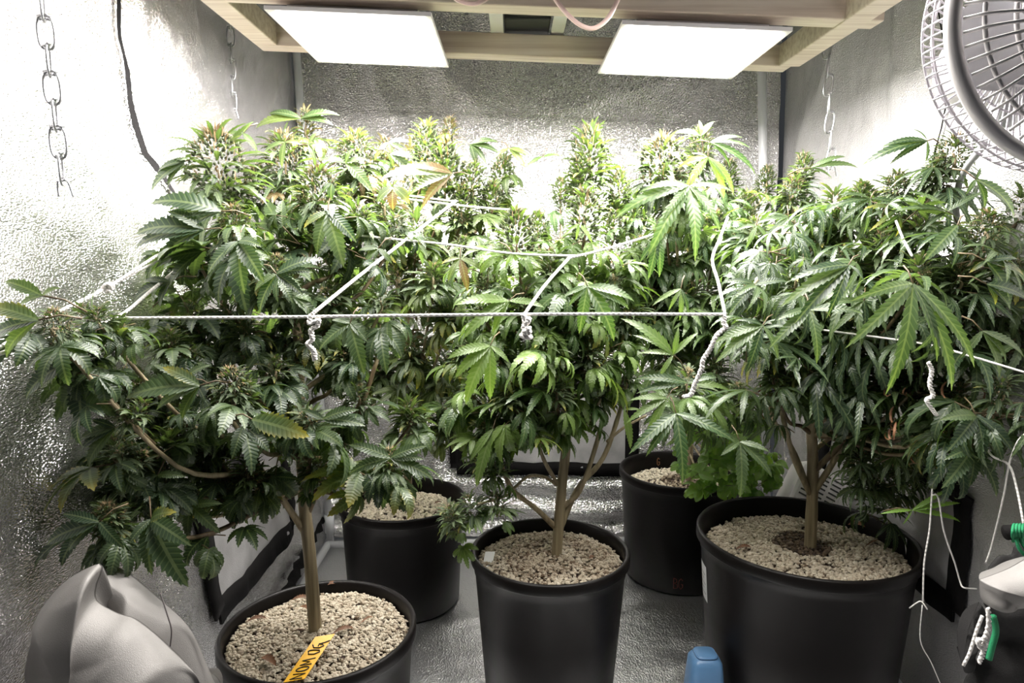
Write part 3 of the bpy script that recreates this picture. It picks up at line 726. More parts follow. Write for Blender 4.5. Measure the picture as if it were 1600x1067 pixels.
LEAVES = {k: [] for k in POTS}      # (mesh, Matrix, priority)
def frame_m(pos, d, nrm, scale):
    x = Vector(d).normalized(); z = Vector(nrm); z = z - x * z.dot(x)
    z = z.normalized() if z.length > 1e-4 else x.orthogonal().normalized(); y = z.cross(x)
    m = Matrix((x, y, z)).transposed().to_4x4(); m = m @ Matrix.Diagonal((scale, scale, scale, 1)); m.translation = pos; return m
def add_leaf(pl, pos, d, nrm, scale, style=None, var=None, hero=False):
    vs = VAR[style or pl]; me = vs[var if var is not None else random.randrange(len(vs))]
    LEAVES[pl].append((me, frame_m(pos, d, nrm, scale), (1e3 if hero else 0) + scale / max(.3, pos[1])))
TOCAM = Vector((0, -1, 0.35)).normalized()
def hero(pl, j, tips, y, dy=0.0, style=None, width=None, nrm=None, name='fan_leaf'):
    """leaf whose junction and leaflet tips are taken from the photograph, built as its own bent mesh"""
    mb = MB(); J = P(j[0], j[1], y); st = style or pl
    n = Vector(nrm) if nrm else Vector((0, -0.75, 0.65))
    for i, tp in enumerate(tips):
        ty = y + (tp[2] if len(tp) > 2 else dy) ; T = P(tp[0], tp[1], ty)
        d = T - J; L = d.length; x = d.normalized(); z = (n - x * n.dot(x)).normalized(); yv = z.cross(x)
        sag = 0.35
        # droop is relative to the chord: start above it and end on it
        leaflet(mb, L * 1.06, L * (width or {'A': .19, 'B': .17, 'C': .13, 'D': .105, 'E': .095, 'S': .3}[st]), 0, tuple(J), 0.45, 0.45, 0.25, 12 if L > .05 else 9, random.uniform(-.2, .2), pitch0=0.45, basis=np.array([x, yv, z]).T, tone=random.random() * .15 + .01)
    c = sum((P(t_[0], t_[1], y) for t_ in tips), Vector()) / len(tips) - J
    b = J - c.normalized() * 0.03 + Vector((0, .02, -0.01)); 
    mb.tube([tuple(J), tuple((J + b) / 2 + Vector((0, 0, .004))), tuple(b)], [0.0008, 0.0009, 0.0011], 5, 1)
    obj(name, mb, [ML[st], M_stemd], roots[pl])
    return J

# ------------------------------------------------------------------ stems and buds
def tubeobj(pl, name, pts, r0, r1, mat=None, seg=7, lumps=0.0):
    n = len(pts); mb = MB()
    rr = [(r0 + (r1 - r0) * i / (n - 1)) * (1 + lumps * noise.noise(Vector((i * .7, r0 * 999, 0)))) for i in range(n)]
    mb.tube(pts, rr, seg); return obj(name, mb, mat or M_stem, roots[pl])
TRUNK = {}
def trunk(pl, px, r0, r1):
    c = POTS[pl]; pts = [P(*p) for p in px]
    pts[0] = Vector((pts[0].x, pts[0].y, c['zs'] - 0.01)); path = smoothpath(pts, 6)
    tubeobj(pl, 'trunk', path, r0, r1, seg=12, lumps=0.12); TRUNK[pl] = path
BASE = {k: Vector((s['c'][0], s['c'][1], s['zs'])) for k, s in POTS.items()}
def near_trunk(pl, target):
    path = TRUNK[pl]; best = None
    for p in path[(13 if pl != 'E' else 10):]:
        dh = target.z - p.z; hd = math.hypot(target.x - p.x, target.y - p.y)
        want = 0.35 + 0.9 * hd
        sc_ = abs(dh - want * hd - 0.05)
        if best is None or sc_ < best[0]: best = (sc_, p)
    return best[1]
NB = {k: 0 for k in POTS}
SZ = {'A': .74, 'B': .80, 'C': .78, 'D': .92, 'E': 1.08}
def bud(pl, px, py, y, hpx, kind='p', nl=6, leafk=1.0, branch=True, lean=None, widthk=1.0, lsize=None):
    """bud whose top stands at pixel (px,py), hpx tall in pixels; with its branch and surrounding leaves"""
    top = P(px, py, y); mpp = DP(top); Lb = hpx * mpp
    tr = near_trunk(pl, top - Vector((0, 0, Lb)))
    ax = Vector((top.x - tr.x, top.y - tr.y, 0)) * 0.6 + Vector((0, 0, 0.35)) if lean is None else Vector(lean); ax.normalize()
    ax = (ax * .5 + Vector((0, 0, 1))).normalized()
    base = top - ax * Lb
    me, pm = random.choice(BUD[kind]); m = frame_m(base, ax.orthogonal(), ax, 1.0)
    x = Vector((math.cos(random.random() * 6.28), math.sin(random.random() * 6.28), 0)); x = (x - ax * x.dot(ax)).normalized()
    m = Matrix((x, ax.cross(x), ax)).transposed().to_4x4() @ Matrix.Diagonal((Lb * widthk, Lb * widthk, Lb, 1)); m.translation = base - Vector(roots[pl].location)
    o = rawobj('flower_bud', me, roots[pl]); o.matrix_basis = m
    q = rawobj('pistils', pm, o)
    NB[pl] += 1
    if branch:
        mid = tr.lerp(base, 0.5) + Vector((0, 0, -0.10 * (tr - base).length)); 
        pts = smoothpath([tr, tr.lerp(mid, .55) + Vector((0, 0, 0.0)), mid + Vector(((base.x - tr.x) * .12, (base.y - tr.y) * .12, 0)), base, base + ax * Lb * .5], 5)
        tubeobj(pl, 'branch', pts, 0.0042, 0.0016, random.choice((M_stem, M_stemd)), 6)
        # leaves along the outer part of the branch
        for k in range(2 if kind != 'g' else 1):
            i = random.randint(int(len(pts) * .45), len(pts) - 4); p = pts[i]
            me2, pm2 = random.choice(BUD['s']); az = random.random() * 6.28; a2 = Vector((math.cos(az) * .7, math.sin(az) * .7, 1)).normalized(); x2 = a2.orthogonal().normalized(); l2_ = random.uniform(.022, .036)
            m2 = Matrix((x2, a2.cross(x2), a2)).transposed().to_4x4() @ Matrix.Diagonal((l2_, l2_, l2_, 1)); m2.translation = p - Vector(roots[pl].location)
            o2 = rawobj('flower_bud', me2, roots[pl]); o2.matrix_basis = m2; rawobj('pistils', pm2, o2)
        for k in range(int((3 if py > 300 else 1) * leafk)):
            i = random.randint(int(len(pts) * .35), len(pts) - 5); p = pts[i]
            az = random.random() * 2 * PI; d = Vector((math.cos(az), math.sin(az), random.uniform(-.55, .15)))
            s = random.uniform(.045, .08) * (lsize or 1) * SZ[pl]
            add_leaf(pl, p + d.normalized() * s * .5, d, (random.gauss(0, .4), random.gauss(-.2, .4), 1), s)
    # leaves around the bud
    if py < 262: nl = max(2, nl - 2)
    r0 = random.random() * 6.28
    for k in range(nl if kind != 'g' else max(2, nl - 2)):
        az = r0 + k * 2.4 + random.uniform(-.3, .3); t = random.uniform(-.3, .35); el = random.uniform(-.7, .3) + .3 * t
        d = Vector((math.cos(az) * math.cos(el), math.sin(az) * math.cos(el), math.sin(el)))
        s = (0.046 + 0.024 * random.random() + (0.030 if random.random() < .14 else 0)) * (1.15 - .5 * max(0, t)) * (lsize or 1) * leafk ** .3 * SZ[pl]
        add_leaf(pl, base + ax * Lb * t + d * (Lb * .16 + s * .35), d, Vector((random.gauss(0, .35), random.gauss(-.2, .35), 1)), s)
    return base
trunk('A', [(493, 978, .932), (485, 880, .93), (475, 780, .93), (470, 690, .93), (468, 600, .93), (463, 510, .93), (458, 440, .95)], 0.0098, 0.005)
trunk('B', [(638, 792, 1.465), (636, 700, 1.46), (631, 620, 1.45), (628, 500, 1.44), (615, 400, 1.42), (600, 330, 1.4)], 0.0098, 0.005)
trunk('C', [(868, 868, 1.150), (878, 760, 1.15), (885, 690, 1.15), (888, 600, 1.15), (886, 520, 1.16), (880, 430, 1.17)], 0.0098, 0.005)
trunk('D', [(1076, 748, 1.59), (1078, 660, 1.58), (1080, 560, 1.56), (1080, 450, 1.52), (1075, 370, 1.5)], 0.0095, 0.005)
trunk('E', [(1267, 845, 1.127), (1270, 740, 1.12), (1267, 650, 1.11), (1264, 560, 1.10), (1262, 470, 1.10), (1270, 400, 1.1)], 0.0105, 0.005)
def limb(pl, px, r0, r1, mat=None):
    tubeobj(pl, 'branch', smoothpath([P(*p) for p in px], 6), r0, r1, mat, 8, 0.15)
limb('A', [(474, 828, .93), (440, 778, .90), (405, 730, .87), (385, 690, .85), (350, 640, .84)], .005, .003)
limb('A', [(478, 808, .93), (508, 742, .93), (535, 700, .93), (560, 650, .93), (590, 560, .94)], .0045, .003, M_stemd)
limb('A', [(476, 800, .935), (498, 745, .96), (516, 700, .98), (530, 640, 1.0)], .004, .0025, M_stemd)
limb('A', [(470, 700, .93), (440, 660, .9), (400, 620, .85)], .004, .0025, M_stemd)
limb('C', [(866, 822, 1.15), (838, 795, 1.13), (802, 766, 1.11), (785, 730, 1.1), (780, 690, 1.09), (770, 640, 1.08)], .0052, .003)
limb('C', [(878, 792, 1.15), (905, 768, 1.15), (930, 700, 1.15), (945, 640, 1.15), (958, 590, 1.15), (975, 520, 1.13)], .005, .003)
limb('C', [(874, 828, 1.15), (902, 765, 1.16), (942, 716, 1.17), (966, 650, 1.18), (978, 600, 1.18), (992, 540, 1.18)], .0055, .003)
limb('C', [(872, 757, 1.15), (853, 725, 1.13), (843, 700, 1.12), (830, 660, 1.1)], .004, .0025)
limb('C', [(870, 757, 1.15), (850, 745, 1.13), (826, 744, 1.1), (804, 762, 1.08), (790, 775, 1.07), (745, 788, 1.05)], .003, .002)
limb('C', [(948, 690, 1.165), (975, 668, 1.15), (1010, 649, 1.14)], .003, .002)
limb('E', [(1266, 772, 1.12), (1242, 720, 1.10), (1224, 655, 1.08), (1215, 600, 1.06), (1200, 540, 1.04)], .005, .003)
limb('E', [(1266, 768, 1.12), (1238, 700, 1.12), (1211, 660, 1.13), (1195, 620, 1.14)], .004, .0028)
limb('E', [(1272, 768, 1.12), (1302, 722, 1.10), (1330, 672, 1.08), (1347, 620, 1.06), (1360, 540, 1.03)], .0055, .0035)
limb('E', [(1270, 738, 1.12), (1308, 700, 1.09), (1340, 666, 1.06), (1400, 662, 1.02), (1450, 642, 1.0), (1500, 620, .97)], .0052, .003, M_stemd)
limb('E', [(1270, 706, 1.12), (1300, 682, 1.12), (1330, 673, 1.12), (1385, 700, 1.1), (1400, 740, 1.09)], .004, .0025)
limb('E', [(1300, 722, 1.10), (1335, 675, 1.08), (1372, 655, 1.07)], .0045, .003)

# ---- A, front left
for b in [
 (335, 205, .98, 118, 'p', 7, 1, .9), (363, 322, .90, 62, 'p', 9, 1.2, 1.15), (496, 262, 1.0, 78, 'p', 7, 1, 1),
 (432, 398, .90, 45, 'p', 7, 1, 1), (265, 515, .86, 38, 's', 6, 1, .9), (360, 576, .80, 60, 'p', 8, 1.2, 1),
 (178, 680, .76, 48, 's', 8, 1.2, 1), (208, 640, .86, 38, 's', 6, 1, .9), (253, 706, .80, 48, 'p', 6, 1, .9),
 (192, 732, .84, 34, 's', 5, 1, .8), (166, 788, .715, 52, 'p', 7, 1, 1), (83, 484, .685, 58, 'p', 6, 1, .8),
 (153, 482, .74, 34, 's', 6, 1, .8), (198, 585, .88, 34, 's', 6, 1, .8), (486, 640, .84, 34, 's', 7, 1, .9),
 (445, 630, .87, 34, 's', 6, 1, .9), (388, 722, .84, 34, 's', 6, 1, .8), (608, 700, .86, 46, 's', 8, 1.1, 1),
 (497, 714, .88, 30, 's', 6, 1, .6), (290, 640, .83, 34, 's', 6, 1, .8), (330, 690, .86, 30, 's', 6, 1, .8),
 (559, 320, .99, 44, 's', 6, 1, 1), (620, 335, 1.02, 36, 's', 6, 1, .9), (520, 440, .96, 40, 's', 7, 1, 1),
 (300, 470, .93, 40, 's', 7, 1, 1), (380, 500, .9, 38, 's', 7, 1, 1), (560, 600, .92, 36, 's', 7, 1, .9),
 (430, 560, .88, 38, 's', 7, 1, .9), (120, 540, .73, 36, 's', 6, 1, .8), (240, 600, .87, 30, 's', 5, 1, .8),
 (450, 330, 1.0, 50, 's', 6, 1, 1), (300, 360, .97, 44, 's', 6, 1, 1), (595, 450, .98, 40, 's', 6, 1, 1.0),
 (640, 640, .95, 30, 's', 6, 1, .8), (300, 545, .86, 34, 's', 6, 1, .8), (470, 500, .93, 36, 's', 6, 1, .9), (220, 770, .82, 28, 's', 5, 1, .7), (545, 520, .95, 34, 's', 6, 1, .9)]:
    bud('A', *b[:6], leafk=b[6], lsize=b[7])
# ---- B, back left
for b in [
 (475, 170, 1.40, 46, 'r', 6, 1, 1), (440, 207, 1.35, 80, 'p', 6, 1, 1), (553, 207, 1.35, 72, 'p', 7, 1, 1), (668, 192, 1.32, 72, 'g', 5, 1, .9),
 (697, 225, 1.30, 95, 'g', 5, .8, .9), (740, 255, 1.30, 62, 'g', 5, 1, .9), (722, 290, 1.28, 66, 'g', 5, 1, .9), (770, 285, 1.32, 60, 'g', 5, 1, .9),
 (703, 184, 1.45, 44, 'r', 4, 1, .9), (644, 225, 1.42, 62, 'r', 6, 1, 1), (789, 244, 1.45, 60, 'g', 6, 1, .95), (600, 215, 1.45, 50, 'r', 6, 1, 1),
 (400, 260, 1.4, 60, 'p', 6, 1, 1), (600, 290, 1.25, 50, 's', 7, 1, 1), (650, 330, 1.22, 55, 's', 7, 1, 1), (540, 300, 1.3, 50, 's', 6, 1, 1),
 (677, 412, 1.18, 44, 's', 7, 1, 1), (700, 470, 1.2, 44, 's', 7, 1, 1), (620, 420, 1.25, 44, 's', 6, 1, 1), (560, 400, 1.3, 44, 's', 6, 1, 1),
 (640, 530, 1.25, 40, 's', 7, 1, 1), (700, 560, 1.28, 40, 's', 7, 1, 1), (600, 560, 1.35, 40, 's', 6, 1, .9), (560, 490, 1.35, 40, 's', 6, 1, .9),
 (672, 600, 1.35, 34, 's', 6, 1, .9), (700, 640, 1.33, 34, 's', 6, 1, .9), (460, 440, 1.3, 44, 's', 6, 1, 1), (470, 300, 1.3, 60, 'p', 6, 1, 1), (400, 380, 1.3, 44, 's', 6, 1, 1), (520, 540, 1.4, 34, 's', 4, 1, .9), (725, 370, 1.25, 50, 'g', 6, 1, 1)]:
    bud('B', *b[:6], leafk=b[6], lsize=b[7])
# ---- C, front centre
for b in [
 (924, 198, 1.36, 90, 'g', 3, .5, .75), (908, 242, 1.34, 62, 'g', 3, .5, .8), (876, 278, 1.32, 40, 'g', 4, .5, .8), (915, 296, 1.12, 80, 'g', 6, 1, 1),
 (805, 328, 1.06, 100, 'g', 7, 1, 1), (840, 330, 1.25, 50, 'g', 6, 1, 1), (969, 268, 1.35, 54, 'g', 5, .6, .8), (860, 390, 1.1, 50, 's', 7, 1, 1), (820, 450, 1.06, 44, 's', 7, 1, 1),
 (760, 400, 1.15, 60, 'g', 6, 1, 1), (760, 470, 1.1, 40, 's', 7, 1, 1), (780, 530, 1.06, 40, 's', 7, 1, 1), (900, 430, 1.08, 44, 's', 7, 1, 1),
 (960, 400, 1.15, 50, 's', 7, 1, 1), (980, 460, 1.15, 44, 's', 7, 1, 1), (850, 520, 1.03, 40, 's', 7, 1, 1), (920, 530, 1.08, 40, 's', 7, 1, 1),
 (740, 590, 1.1, 36, 's', 7, 1, 1), (800, 600, 1.04, 36, 's', 7, 1, 1), (870, 590, 1.05, 36, 's', 7, 1, 1), (940, 590, 1.1, 34, 's', 6, 1, .9),
 (760, 650, 1.08, 34, 's', 7, 1, .9), (820, 650, 1.05, 30, 's', 6, 1, .8), (715, 610, 1.15, 34, 's', 6, 1, .9), (960, 330, 1.25, 50, 'g', 6, 1, 1),
 (975, 560, 1.18, 34, 's', 5, .8, .9), (800, 500, 1.2, 40, 's', 6, 1, 1), (890, 480, 1.2, 40, 's', 6, 1, 1), (720, 530, 1.15, 36, 's', 6, 1, 1)]:
    bud('C', *b[:6], leafk=b[6], lsize=b[7])
for x, y in ((700, 790), (730, 775), (770, 770), (745, 700), (705, 800), (765, 715)):
    bud('C', x, y, 1.05 + (x % 7) * .006, 34, 's', 3, .5, branch=False, lsize=.6, lean=(-.5, 0, .2))
# ---- D, back right
for b in [
 (1036, 215, 1.20, 92, 'p', 7, 1, 1), (1095, 200, 1.40, 60, 'g', 6, 1, 1), (1055, 270, 1.22, 60, 'p', 6, 1, 1), (1140, 250, 1.45, 50, 'g', 6, 1, 1),
 (990, 300, 1.35, 60, 'g', 6, 1, 1), (1000, 370, 1.3, 50, 's', 7, 1, 1), (1060, 360, 1.3, 50, 's', 7, 1, 1), (1120, 330, 1.3, 50, 's', 7, 1, 1),
 (1170, 300, 1.4, 60, 'g', 6, 1, 1), (1200, 260, 1.45, 44, 'g', 6, 1, 1), (1020, 450, 1.3, 44, 's', 7, 1, 1), (1080, 440, 1.28, 44, 's', 7, 1, 1), (1140, 420, 1.3, 44, 's', 7, 1, 1),
 (1074, 578, 1.10, 44, 's', 8, 1, 1), (1040, 520, 1.3, 40, 's', 6, 1, 1), (1110, 500, 1.3, 40, 's', 6, 1, 1), (1180, 380, 1.35, 50, 's', 6, 1, 1), (1120, 560, 1.25, 36, 's', 6, 1, 1), (1155, 600, 1.15, 36, 's', 6, 1, .9), (1090, 640, 1.15, 30, 's', 5, .8, .8), (990, 420, 1.35, 44, 's', 6, 1, 1)]:
    bud('D', *b[:6], leafk=b[6], lsize=b[7])
# ---- E, front right
for b in [
 (1257, 240, 1.25, 50, 'g', 5, 1, .9), (1240, 278, 1.22, 50, 'p', 6, 1, 1), (1496, 210, .98, 58, 'p', 6, 1, 1), (1471, 245, 1.0, 56, 'p', 6, 1, 1), (1404, 268, 1.02, 50, 'p', 7, 1, 1),
 (1350, 285, 1.08, 46, 'p', 7, 1, 1), (1305, 300, 1.12, 50, 's', 7, 1, 1), (1547, 330, .90, 62, 'p', 6, 1, 1), (1503, 415, .92, 44, 's', 7, 1, 1), (1245, 414, 1.02, 40, 's', 7, 1, 1),
 (1567, 590, .86, 44, 's', 8, 1, 1.1), (1440, 330, .98, 50, 's', 8, 1, 1), (1380, 360, 1.0, 50, 's', 7, 1, 1), (1320, 390, 1.02, 44, 's', 7, 1, 1), (1440, 400, .93, 50, 's', 7, 1, 1),
 (1190, 480, 1.08, 40, 's', 7, 1, 1.1), (1240, 500, 1.05, 40, 's', 7, 1, 1.1), (1300, 470, 1.03, 40, 's', 7, 1, 1.1), (1360, 480, 1.0, 40, 's', 7, 1, 1.1), (1420, 500, .97, 36, 's', 7, 1, 1.1),
 (1500, 500, .95, 40, 's', 7, 1, 1.1), (1540, 450, .95, 40, 's', 6, 1, 1), (1580, 400, .92, 40, 's', 6, 1, 1), (1590, 500, .92, 36, 's', 6, 1, 1), (1290, 560, 1.05, 36, 's', 6, 1, 1), (1350, 560, 1.02, 34, 's', 6, 1, 1), (1440, 570, .98, 34, 's', 6, 1, 1),
 (1210, 570, 1.05, 34, 's', 6, 1, 1), (1180, 340, 1.18, 50, 's', 6, 1, 1), (1500, 600, .95, 34, 's', 7, 1, 1), (1520, 650, .9, 30, 's', 6, 1, 1), (1275, 350, 1.12, 50, 's', 7, 1, 1), (1210, 390, 1.12, 44, 's', 7, 1, 1), (1600, 300, .95, 50, 's', 5, 1, .9), (1460, 640, 1.0, 30, 's', 5, .8, .8)]:
    bud('E', *b[:6], leafk=b[6], lsize=b[7])
for x, y in ((1350, 700), (1385, 695), (1420, 700), (1370, 730), (1400, 735), (1430, 725), (1385, 765), (1345, 730)):
    bud('E', x, y, 1.04 + (x % 9) * .01, 36, 's', 4, .5, branch=False, lsize=.7)

# ---- single fan leaves that stand out in the photograph
hero('A', (373, 377), [(382, 458), (325, 428), (412, 440), (350, 400), (408, 385)], .84, -.02, width=.21)
hero('A', (319, 358), [(213, 366), (212, 388), (262, 330), (250, 410)], .86, .0, width=.20)
hero('A', (345, 330), [(236, 318), (258, 345), (280, 372)], .87, .0)
hero('A', (316, 393), [(265, 448), (240, 420)], .88)
hero('A', (290, 252), [(236, 302), (263, 292), (272, 248), (247, 268)], .95)
hero('A', (380, 208), [(352, 212), (397, 190), (402, 236), (350, 238)], 1.0)
hero('A', (512, 331), [(537, 416), (496, 396), (556, 378), (475, 356)], .92, width=.20)
hero('A', (432, 428), [(406, 490), (473, 461), (500, 406), (398, 455), (488, 425)], .84, width=.20)
hero('A', (547, 505), [(499, 547), (574, 534), (569, 584), (518, 500)], .88)
hero('A', (591, 388), [(569, 415), (612, 412), (560, 392)], .95)
hero('A', (540, 255), [(552, 232), (582, 300), (575, 250), (500, 250)], .95)
hero('A', (518, 286), [(518, 313), (505, 300)], .94, width=.3)
hero('A', (394, 655), [(482, 682)], .74, width=.24, nrm=(0.1, -.9, .5))
hero('A', (312, 602), [(255, 574), (198, 622), (245, 640), (285, 655)], .77)
hero('A', (66, 462), [(8, 440), (30, 480), (95, 450)], .655, width=.22)
hero('A', (60, 500), [(-20, 480), (-15, 530), (10, 560)], .635, width=.22)
hero('A', (105, 566), [(41, 624), (75, 600)], .68, width=.22)
hero('A', (127, 590), [(134, 668), (100, 640), (180, 650)], .73, width=.26)
hero('A', (180, 668), [(143, 656), (126, 686), (128, 702), (139, 730)], .73)
hero('A', (155, 815), [(98, 803), (74, 850), (108, 860), (194, 856), (175, 850)], .685, width=.19)
hero('A', (236, 811), [(298, 852), (293, 915), (237, 897), (202, 850), (275, 800)], .72, -.02, width=.21)
hero('A', (298, 790), [(347, 787), (344, 833), (296, 842), (252, 770)], .80, width=.18)
hero('A', (246, 742), [(191, 774), (242, 785), (290, 745)], .77)
hero('A', (610, 715), [(675, 747), (667, 697), (662, 718), (546, 695), (546, 740)], .82, width=.17)
hero('A', (594, 757), [(591, 795), (637, 799), (575, 740)], .84, width=.26)
hero('A', (430, 745), [(405, 790), (455, 780), (400, 760), (470, 750)], .85)
hero('A', (505, 655), [(560, 640), (570, 665), (470, 640)], .82)
hero('A', (265, 440), [(210, 470), (225, 440), (250, 480)], .88)
hero('A', (250, 395), [(215, 420), (220, 400), (232, 440)], .92)
hero('A', (290, 590), [(215, 610), (240, 570), (330, 570)], .80)
hero('B', (607, 222), [(640, 245), (586, 250), (640, 222), (615, 262)], 1.2)
hero('B', (445, 222), [(441, 262), (412, 240), (470, 226)], 1.2)
hero('B', (482, 226), [(494, 254), (510, 232), (500, 205)], 1.25)
hero('B', (610, 240), [(640, 275), (657, 288), (655, 250)], 1.15)
hero('B', (706, 271), [(594, 280), (640, 305), (660, 325), (640, 262)], 1.1)
hero('B', (614, 292), [(614, 328), (640, 318), (590, 315)], 1.1, width=.3)
hero('B', (735, 225), [(760, 256), (778, 222), (745, 262), (780, 240)], 1.35)
hero('B', (795, 232), [(828, 245), (770, 250), (820, 262)], 1.4)
hero('B', (470, 185), [(400, 200), (420, 178), (530, 180), (520, 195)], 1.38)
hero('B', (719, 403), [(731, 455), (757, 425), (700, 440), (690, 412)], 1.05, width=.16)
hero('B', (617, 528), [(609, 548), (625, 560)], 1.1, width=.4)
hero('C', (766, 540), [(728, 630), (766, 623), (795, 566), (712, 590), (700, 560)], .96, width=.15)
hero('C', (795, 470), [(712, 476), (725, 528), (745, 500), (850, 480), (770, 520)], .99, width=.14)
hero('C', (918, 447), [(889, 478), (905, 520), (959, 532), (982, 482), (880, 465), (990, 470)], .98, width=.15)
hero('C', (848, 245), [(822, 262), (880, 244), (835, 250)], 1.35)
hero('C', (940, 225), [(960, 245), (938, 260)], 1.35)
hero('C', (800, 395), [(815, 425), (847, 420), (790, 420)], 1.0)
hero('C', (905, 350), [(900, 375), (925, 380), (880, 370)], 1.05)
hero('C', (770, 670), [(745, 760), (765, 720), (735, 720)], 1.03, width=.12)
hero('C', (975, 640), [(965, 600), (1000, 640), (985, 700)], 1.1, width=.12)
hero('D', (1077, 290), [(962, 340), (1012, 402), (1036, 345), (1086, 406), (1125, 362), (1145, 300), (1000, 300)], 1.0, -.03, width=.10)
hero('D', (1106, 245), [(1131, 308), (1146, 304), (1060, 262), (1070, 300), (1080, 240)], 1.05, width=.13)
hero('D', (1110, 222), [(1173, 232), (1180, 272), (1160, 215), (1140, 260)], 1.2, width=.10)
hero('D', (1095, 212), [(1115, 190), (1092, 188), (1055, 208)], 1.35, width=.2)
hero('D', (1029, 371), [(1013, 436), (1030, 432), (1000, 410)], .98, width=.13)
hero('D', (1064, 451), [(1020, 477), (1045, 485), (1075, 490), (1062, 500)], 1.02)
hero('D', (1052, 554), [(991, 524), (972, 498), (999, 552), (1090, 520), (1060, 510), (1030, 590)], 1.0, width=.12)
hero('D', (1074, 598), [(995, 592), (996, 614), (1140, 610), (1120, 590)], .99, width=.11)
hero('D', (1042, 622), [(980, 660), (1010, 680), (1062, 660), (985, 625)], .98, width=.11)
hero('D', (1056, 646), [(984, 708), (1010, 712), (1066, 756), (1150, 692), (1100, 660)], .96, -.02, width=.115)
hero('E', (1156, 690), [(1126, 712), (1156, 776), (1206, 745), (1202, 706), (1120, 680)], .98, -.02, width=.14)
hero('E', (1192, 508), [(1115, 537), (1119, 566), (1166, 582), (1215, 560), (1150, 500)], .92, width=.11)
hero('E', (1179, 445), [(1140, 490), (1135, 440), (1230, 440), (1150, 465)], .96, width=.16)
hero('E', (1426, 443), [(1331, 470), (1323, 542), (1385, 614), (1464, 563), (1487, 608), (1522, 572)], .78, -.03, width=.085, nrm=(0, -.9, .45))
hero('E', (1326, 414), [(1222, 478), (1243, 504), (1292, 496), (1350, 440), (1232, 440)], .84, -.02, width=.10)
hero('E', (1265, 484), [(1203, 543), (1276, 567), (1347, 490), (1215, 500)], .88, -.02, width=.12)
hero('E', (1496, 352), [(1445, 407)], .82, width=.2)
hero('E', (1541, 408), [(1515, 426), (1576, 480), (1600, 432), (1590, 405)], .84, width=.16)
hero('E', (1542, 444), [(1555, 476), (1578, 486), (1605, 470)], .83, width=.2)
hero('E', (1535, 517), [(1571, 566), (1600, 560), (1560, 590), (1500, 560)], .84, width=.13)
hero('E', (1449, 220), [(1378, 230), (1350, 256), (1391, 256), (1446, 254), (1426, 202)], .95, width=.10)
hero('E', (1525, 280), [(1509, 304), (1538, 324), (1584, 340), (1532, 262)], .84, width=.17)
hero('E', (1267, 262), [(1321, 245), (1340, 262), (1300, 280)], 1.15, width=.10)
hero('E', (1525, 650), [(1470, 656), (1480, 705), (1533, 720), (1585, 712), (1560, 680)], .84, -.02, width=.17)
hero('E', (1520, 700), [(1476, 718), (1472, 762), (1514, 760), (1557, 776), (1567, 724)], .86, -.02, width=.17)
hero('E', (1182, 352), [(1166, 388), (1200, 380), (1150, 360)], 1.0, width=.14)
hero('E', (1425, 797), [(1375, 803), (1500, 786), (1500, 815), (1480, 765), (1410, 820)], .95, width=.07, style='S')
hero('E', (1350, 470), [(1280, 480), (1300, 520), (1345, 540), (1400, 500)], .95, width=.10)
hero('E', (1480, 330), [(1400, 330), (1420, 300), (1540, 300), (1440, 360)], .93, width=.09)
hero('E', (1360, 310), [(1290, 330), (1310, 350), (1350, 365), (1420, 330), (1310, 305)], 1.0, width=.09)
hero('E', (1232, 340), [(1180, 350), (1190, 380), (1240, 400), (1290, 360)], 1.08, width=.10)
# sprouts low on the back right plant
for i in range(150):
    q = random.random(); x = 1085 + 125 * q + random.gauss(0, 10); y = 655 + 120 * random.random()
    if x > 1190 and y < 690: y += 60
    d = Vector((random.gauss(0, 1), random.gauss(-.4, .8), random.gauss(.2, .6)))
    add_leaf('D', P(x, y, 1.38 + random.gauss(0, .03)), d, (0, -.7, .7), random.uniform(.026, .044), 'S')
for px in ([(1078, 690), (1100, 720), (1130, 760)], [(1079, 670), (1120, 700), (1170, 700)], [(1078, 680), (1130, 730), (1190, 750)], [(1079, 650), (1110, 660), (1150, 670)], [(1078, 710), (1095, 745), (1120, 760)]):
    limb('D', [(x, y, 1.57 - .05 * i) for i, (x, y) in enumerate(px)], .0025, .0015)

# ---- leaves filling the inside of each crown, close to its branches
def fill(pl, poly, yr, n, size=(.05, .085)):
    """poly: list of (px, top, bottom) columns"""
    for _ in range(n):
        i = random.randrange(len(poly) - 1); t = random.random(); a, b = poly[i], poly[i + 1]
        x = a[0] + (b[0] - a[0]) * t; top = a[1] + (b[1] - a[1]) * t; bot = a[2] + (b[2] - a[2]) * t
        y = top + (bot - top) * random.random(); dd = random.uniform(*yr); p = P(x, y, dd)
        r = roots[pl].location; o = Vector((p.x - r.x, p.y - r.y, 0)); o = o.normalized() if o.length > .02 else Vector((0, -1, 0))
        d = o + Vector((random.gauss(0, .7), random.gauss(-.15, .6), random.gauss(-.3, .45)))
        add_leaf(pl, p, d, Vector((o.x * .35 + random.gauss(0, .4), o.y * .35 - .15 + random.gauss(0, .4), 1)), random.uniform(*size))
fill('A', [(225, 420, 560), (300, 340, 600), (400, 350, 590), (500, 300, 540), (600, 330, 540)], (.92, 1.08), 130, (.035, .062))
fill('A', [(150, 690, 760), (230, 620, 760), (330, 600, 690), (450, 620, 690)], (.84, .93), 30, (.025, .042))
fill('A', [(60, 500, 540), (150, 500, 600), (240, 470, 620)], (.70, .82), 22, (.025, .045))
fill('B', [(420, 310, 520), (560, 320, 600), (700, 330, 620), (780, 320, 560)], (1.25, 1.55), 130, (.04, .065))
fill('C', [(720, 400, 620), (800, 360, 660), (900, 360, 620), (1000, 400, 530)], (1.05, 1.35), 170, (.038, .062))
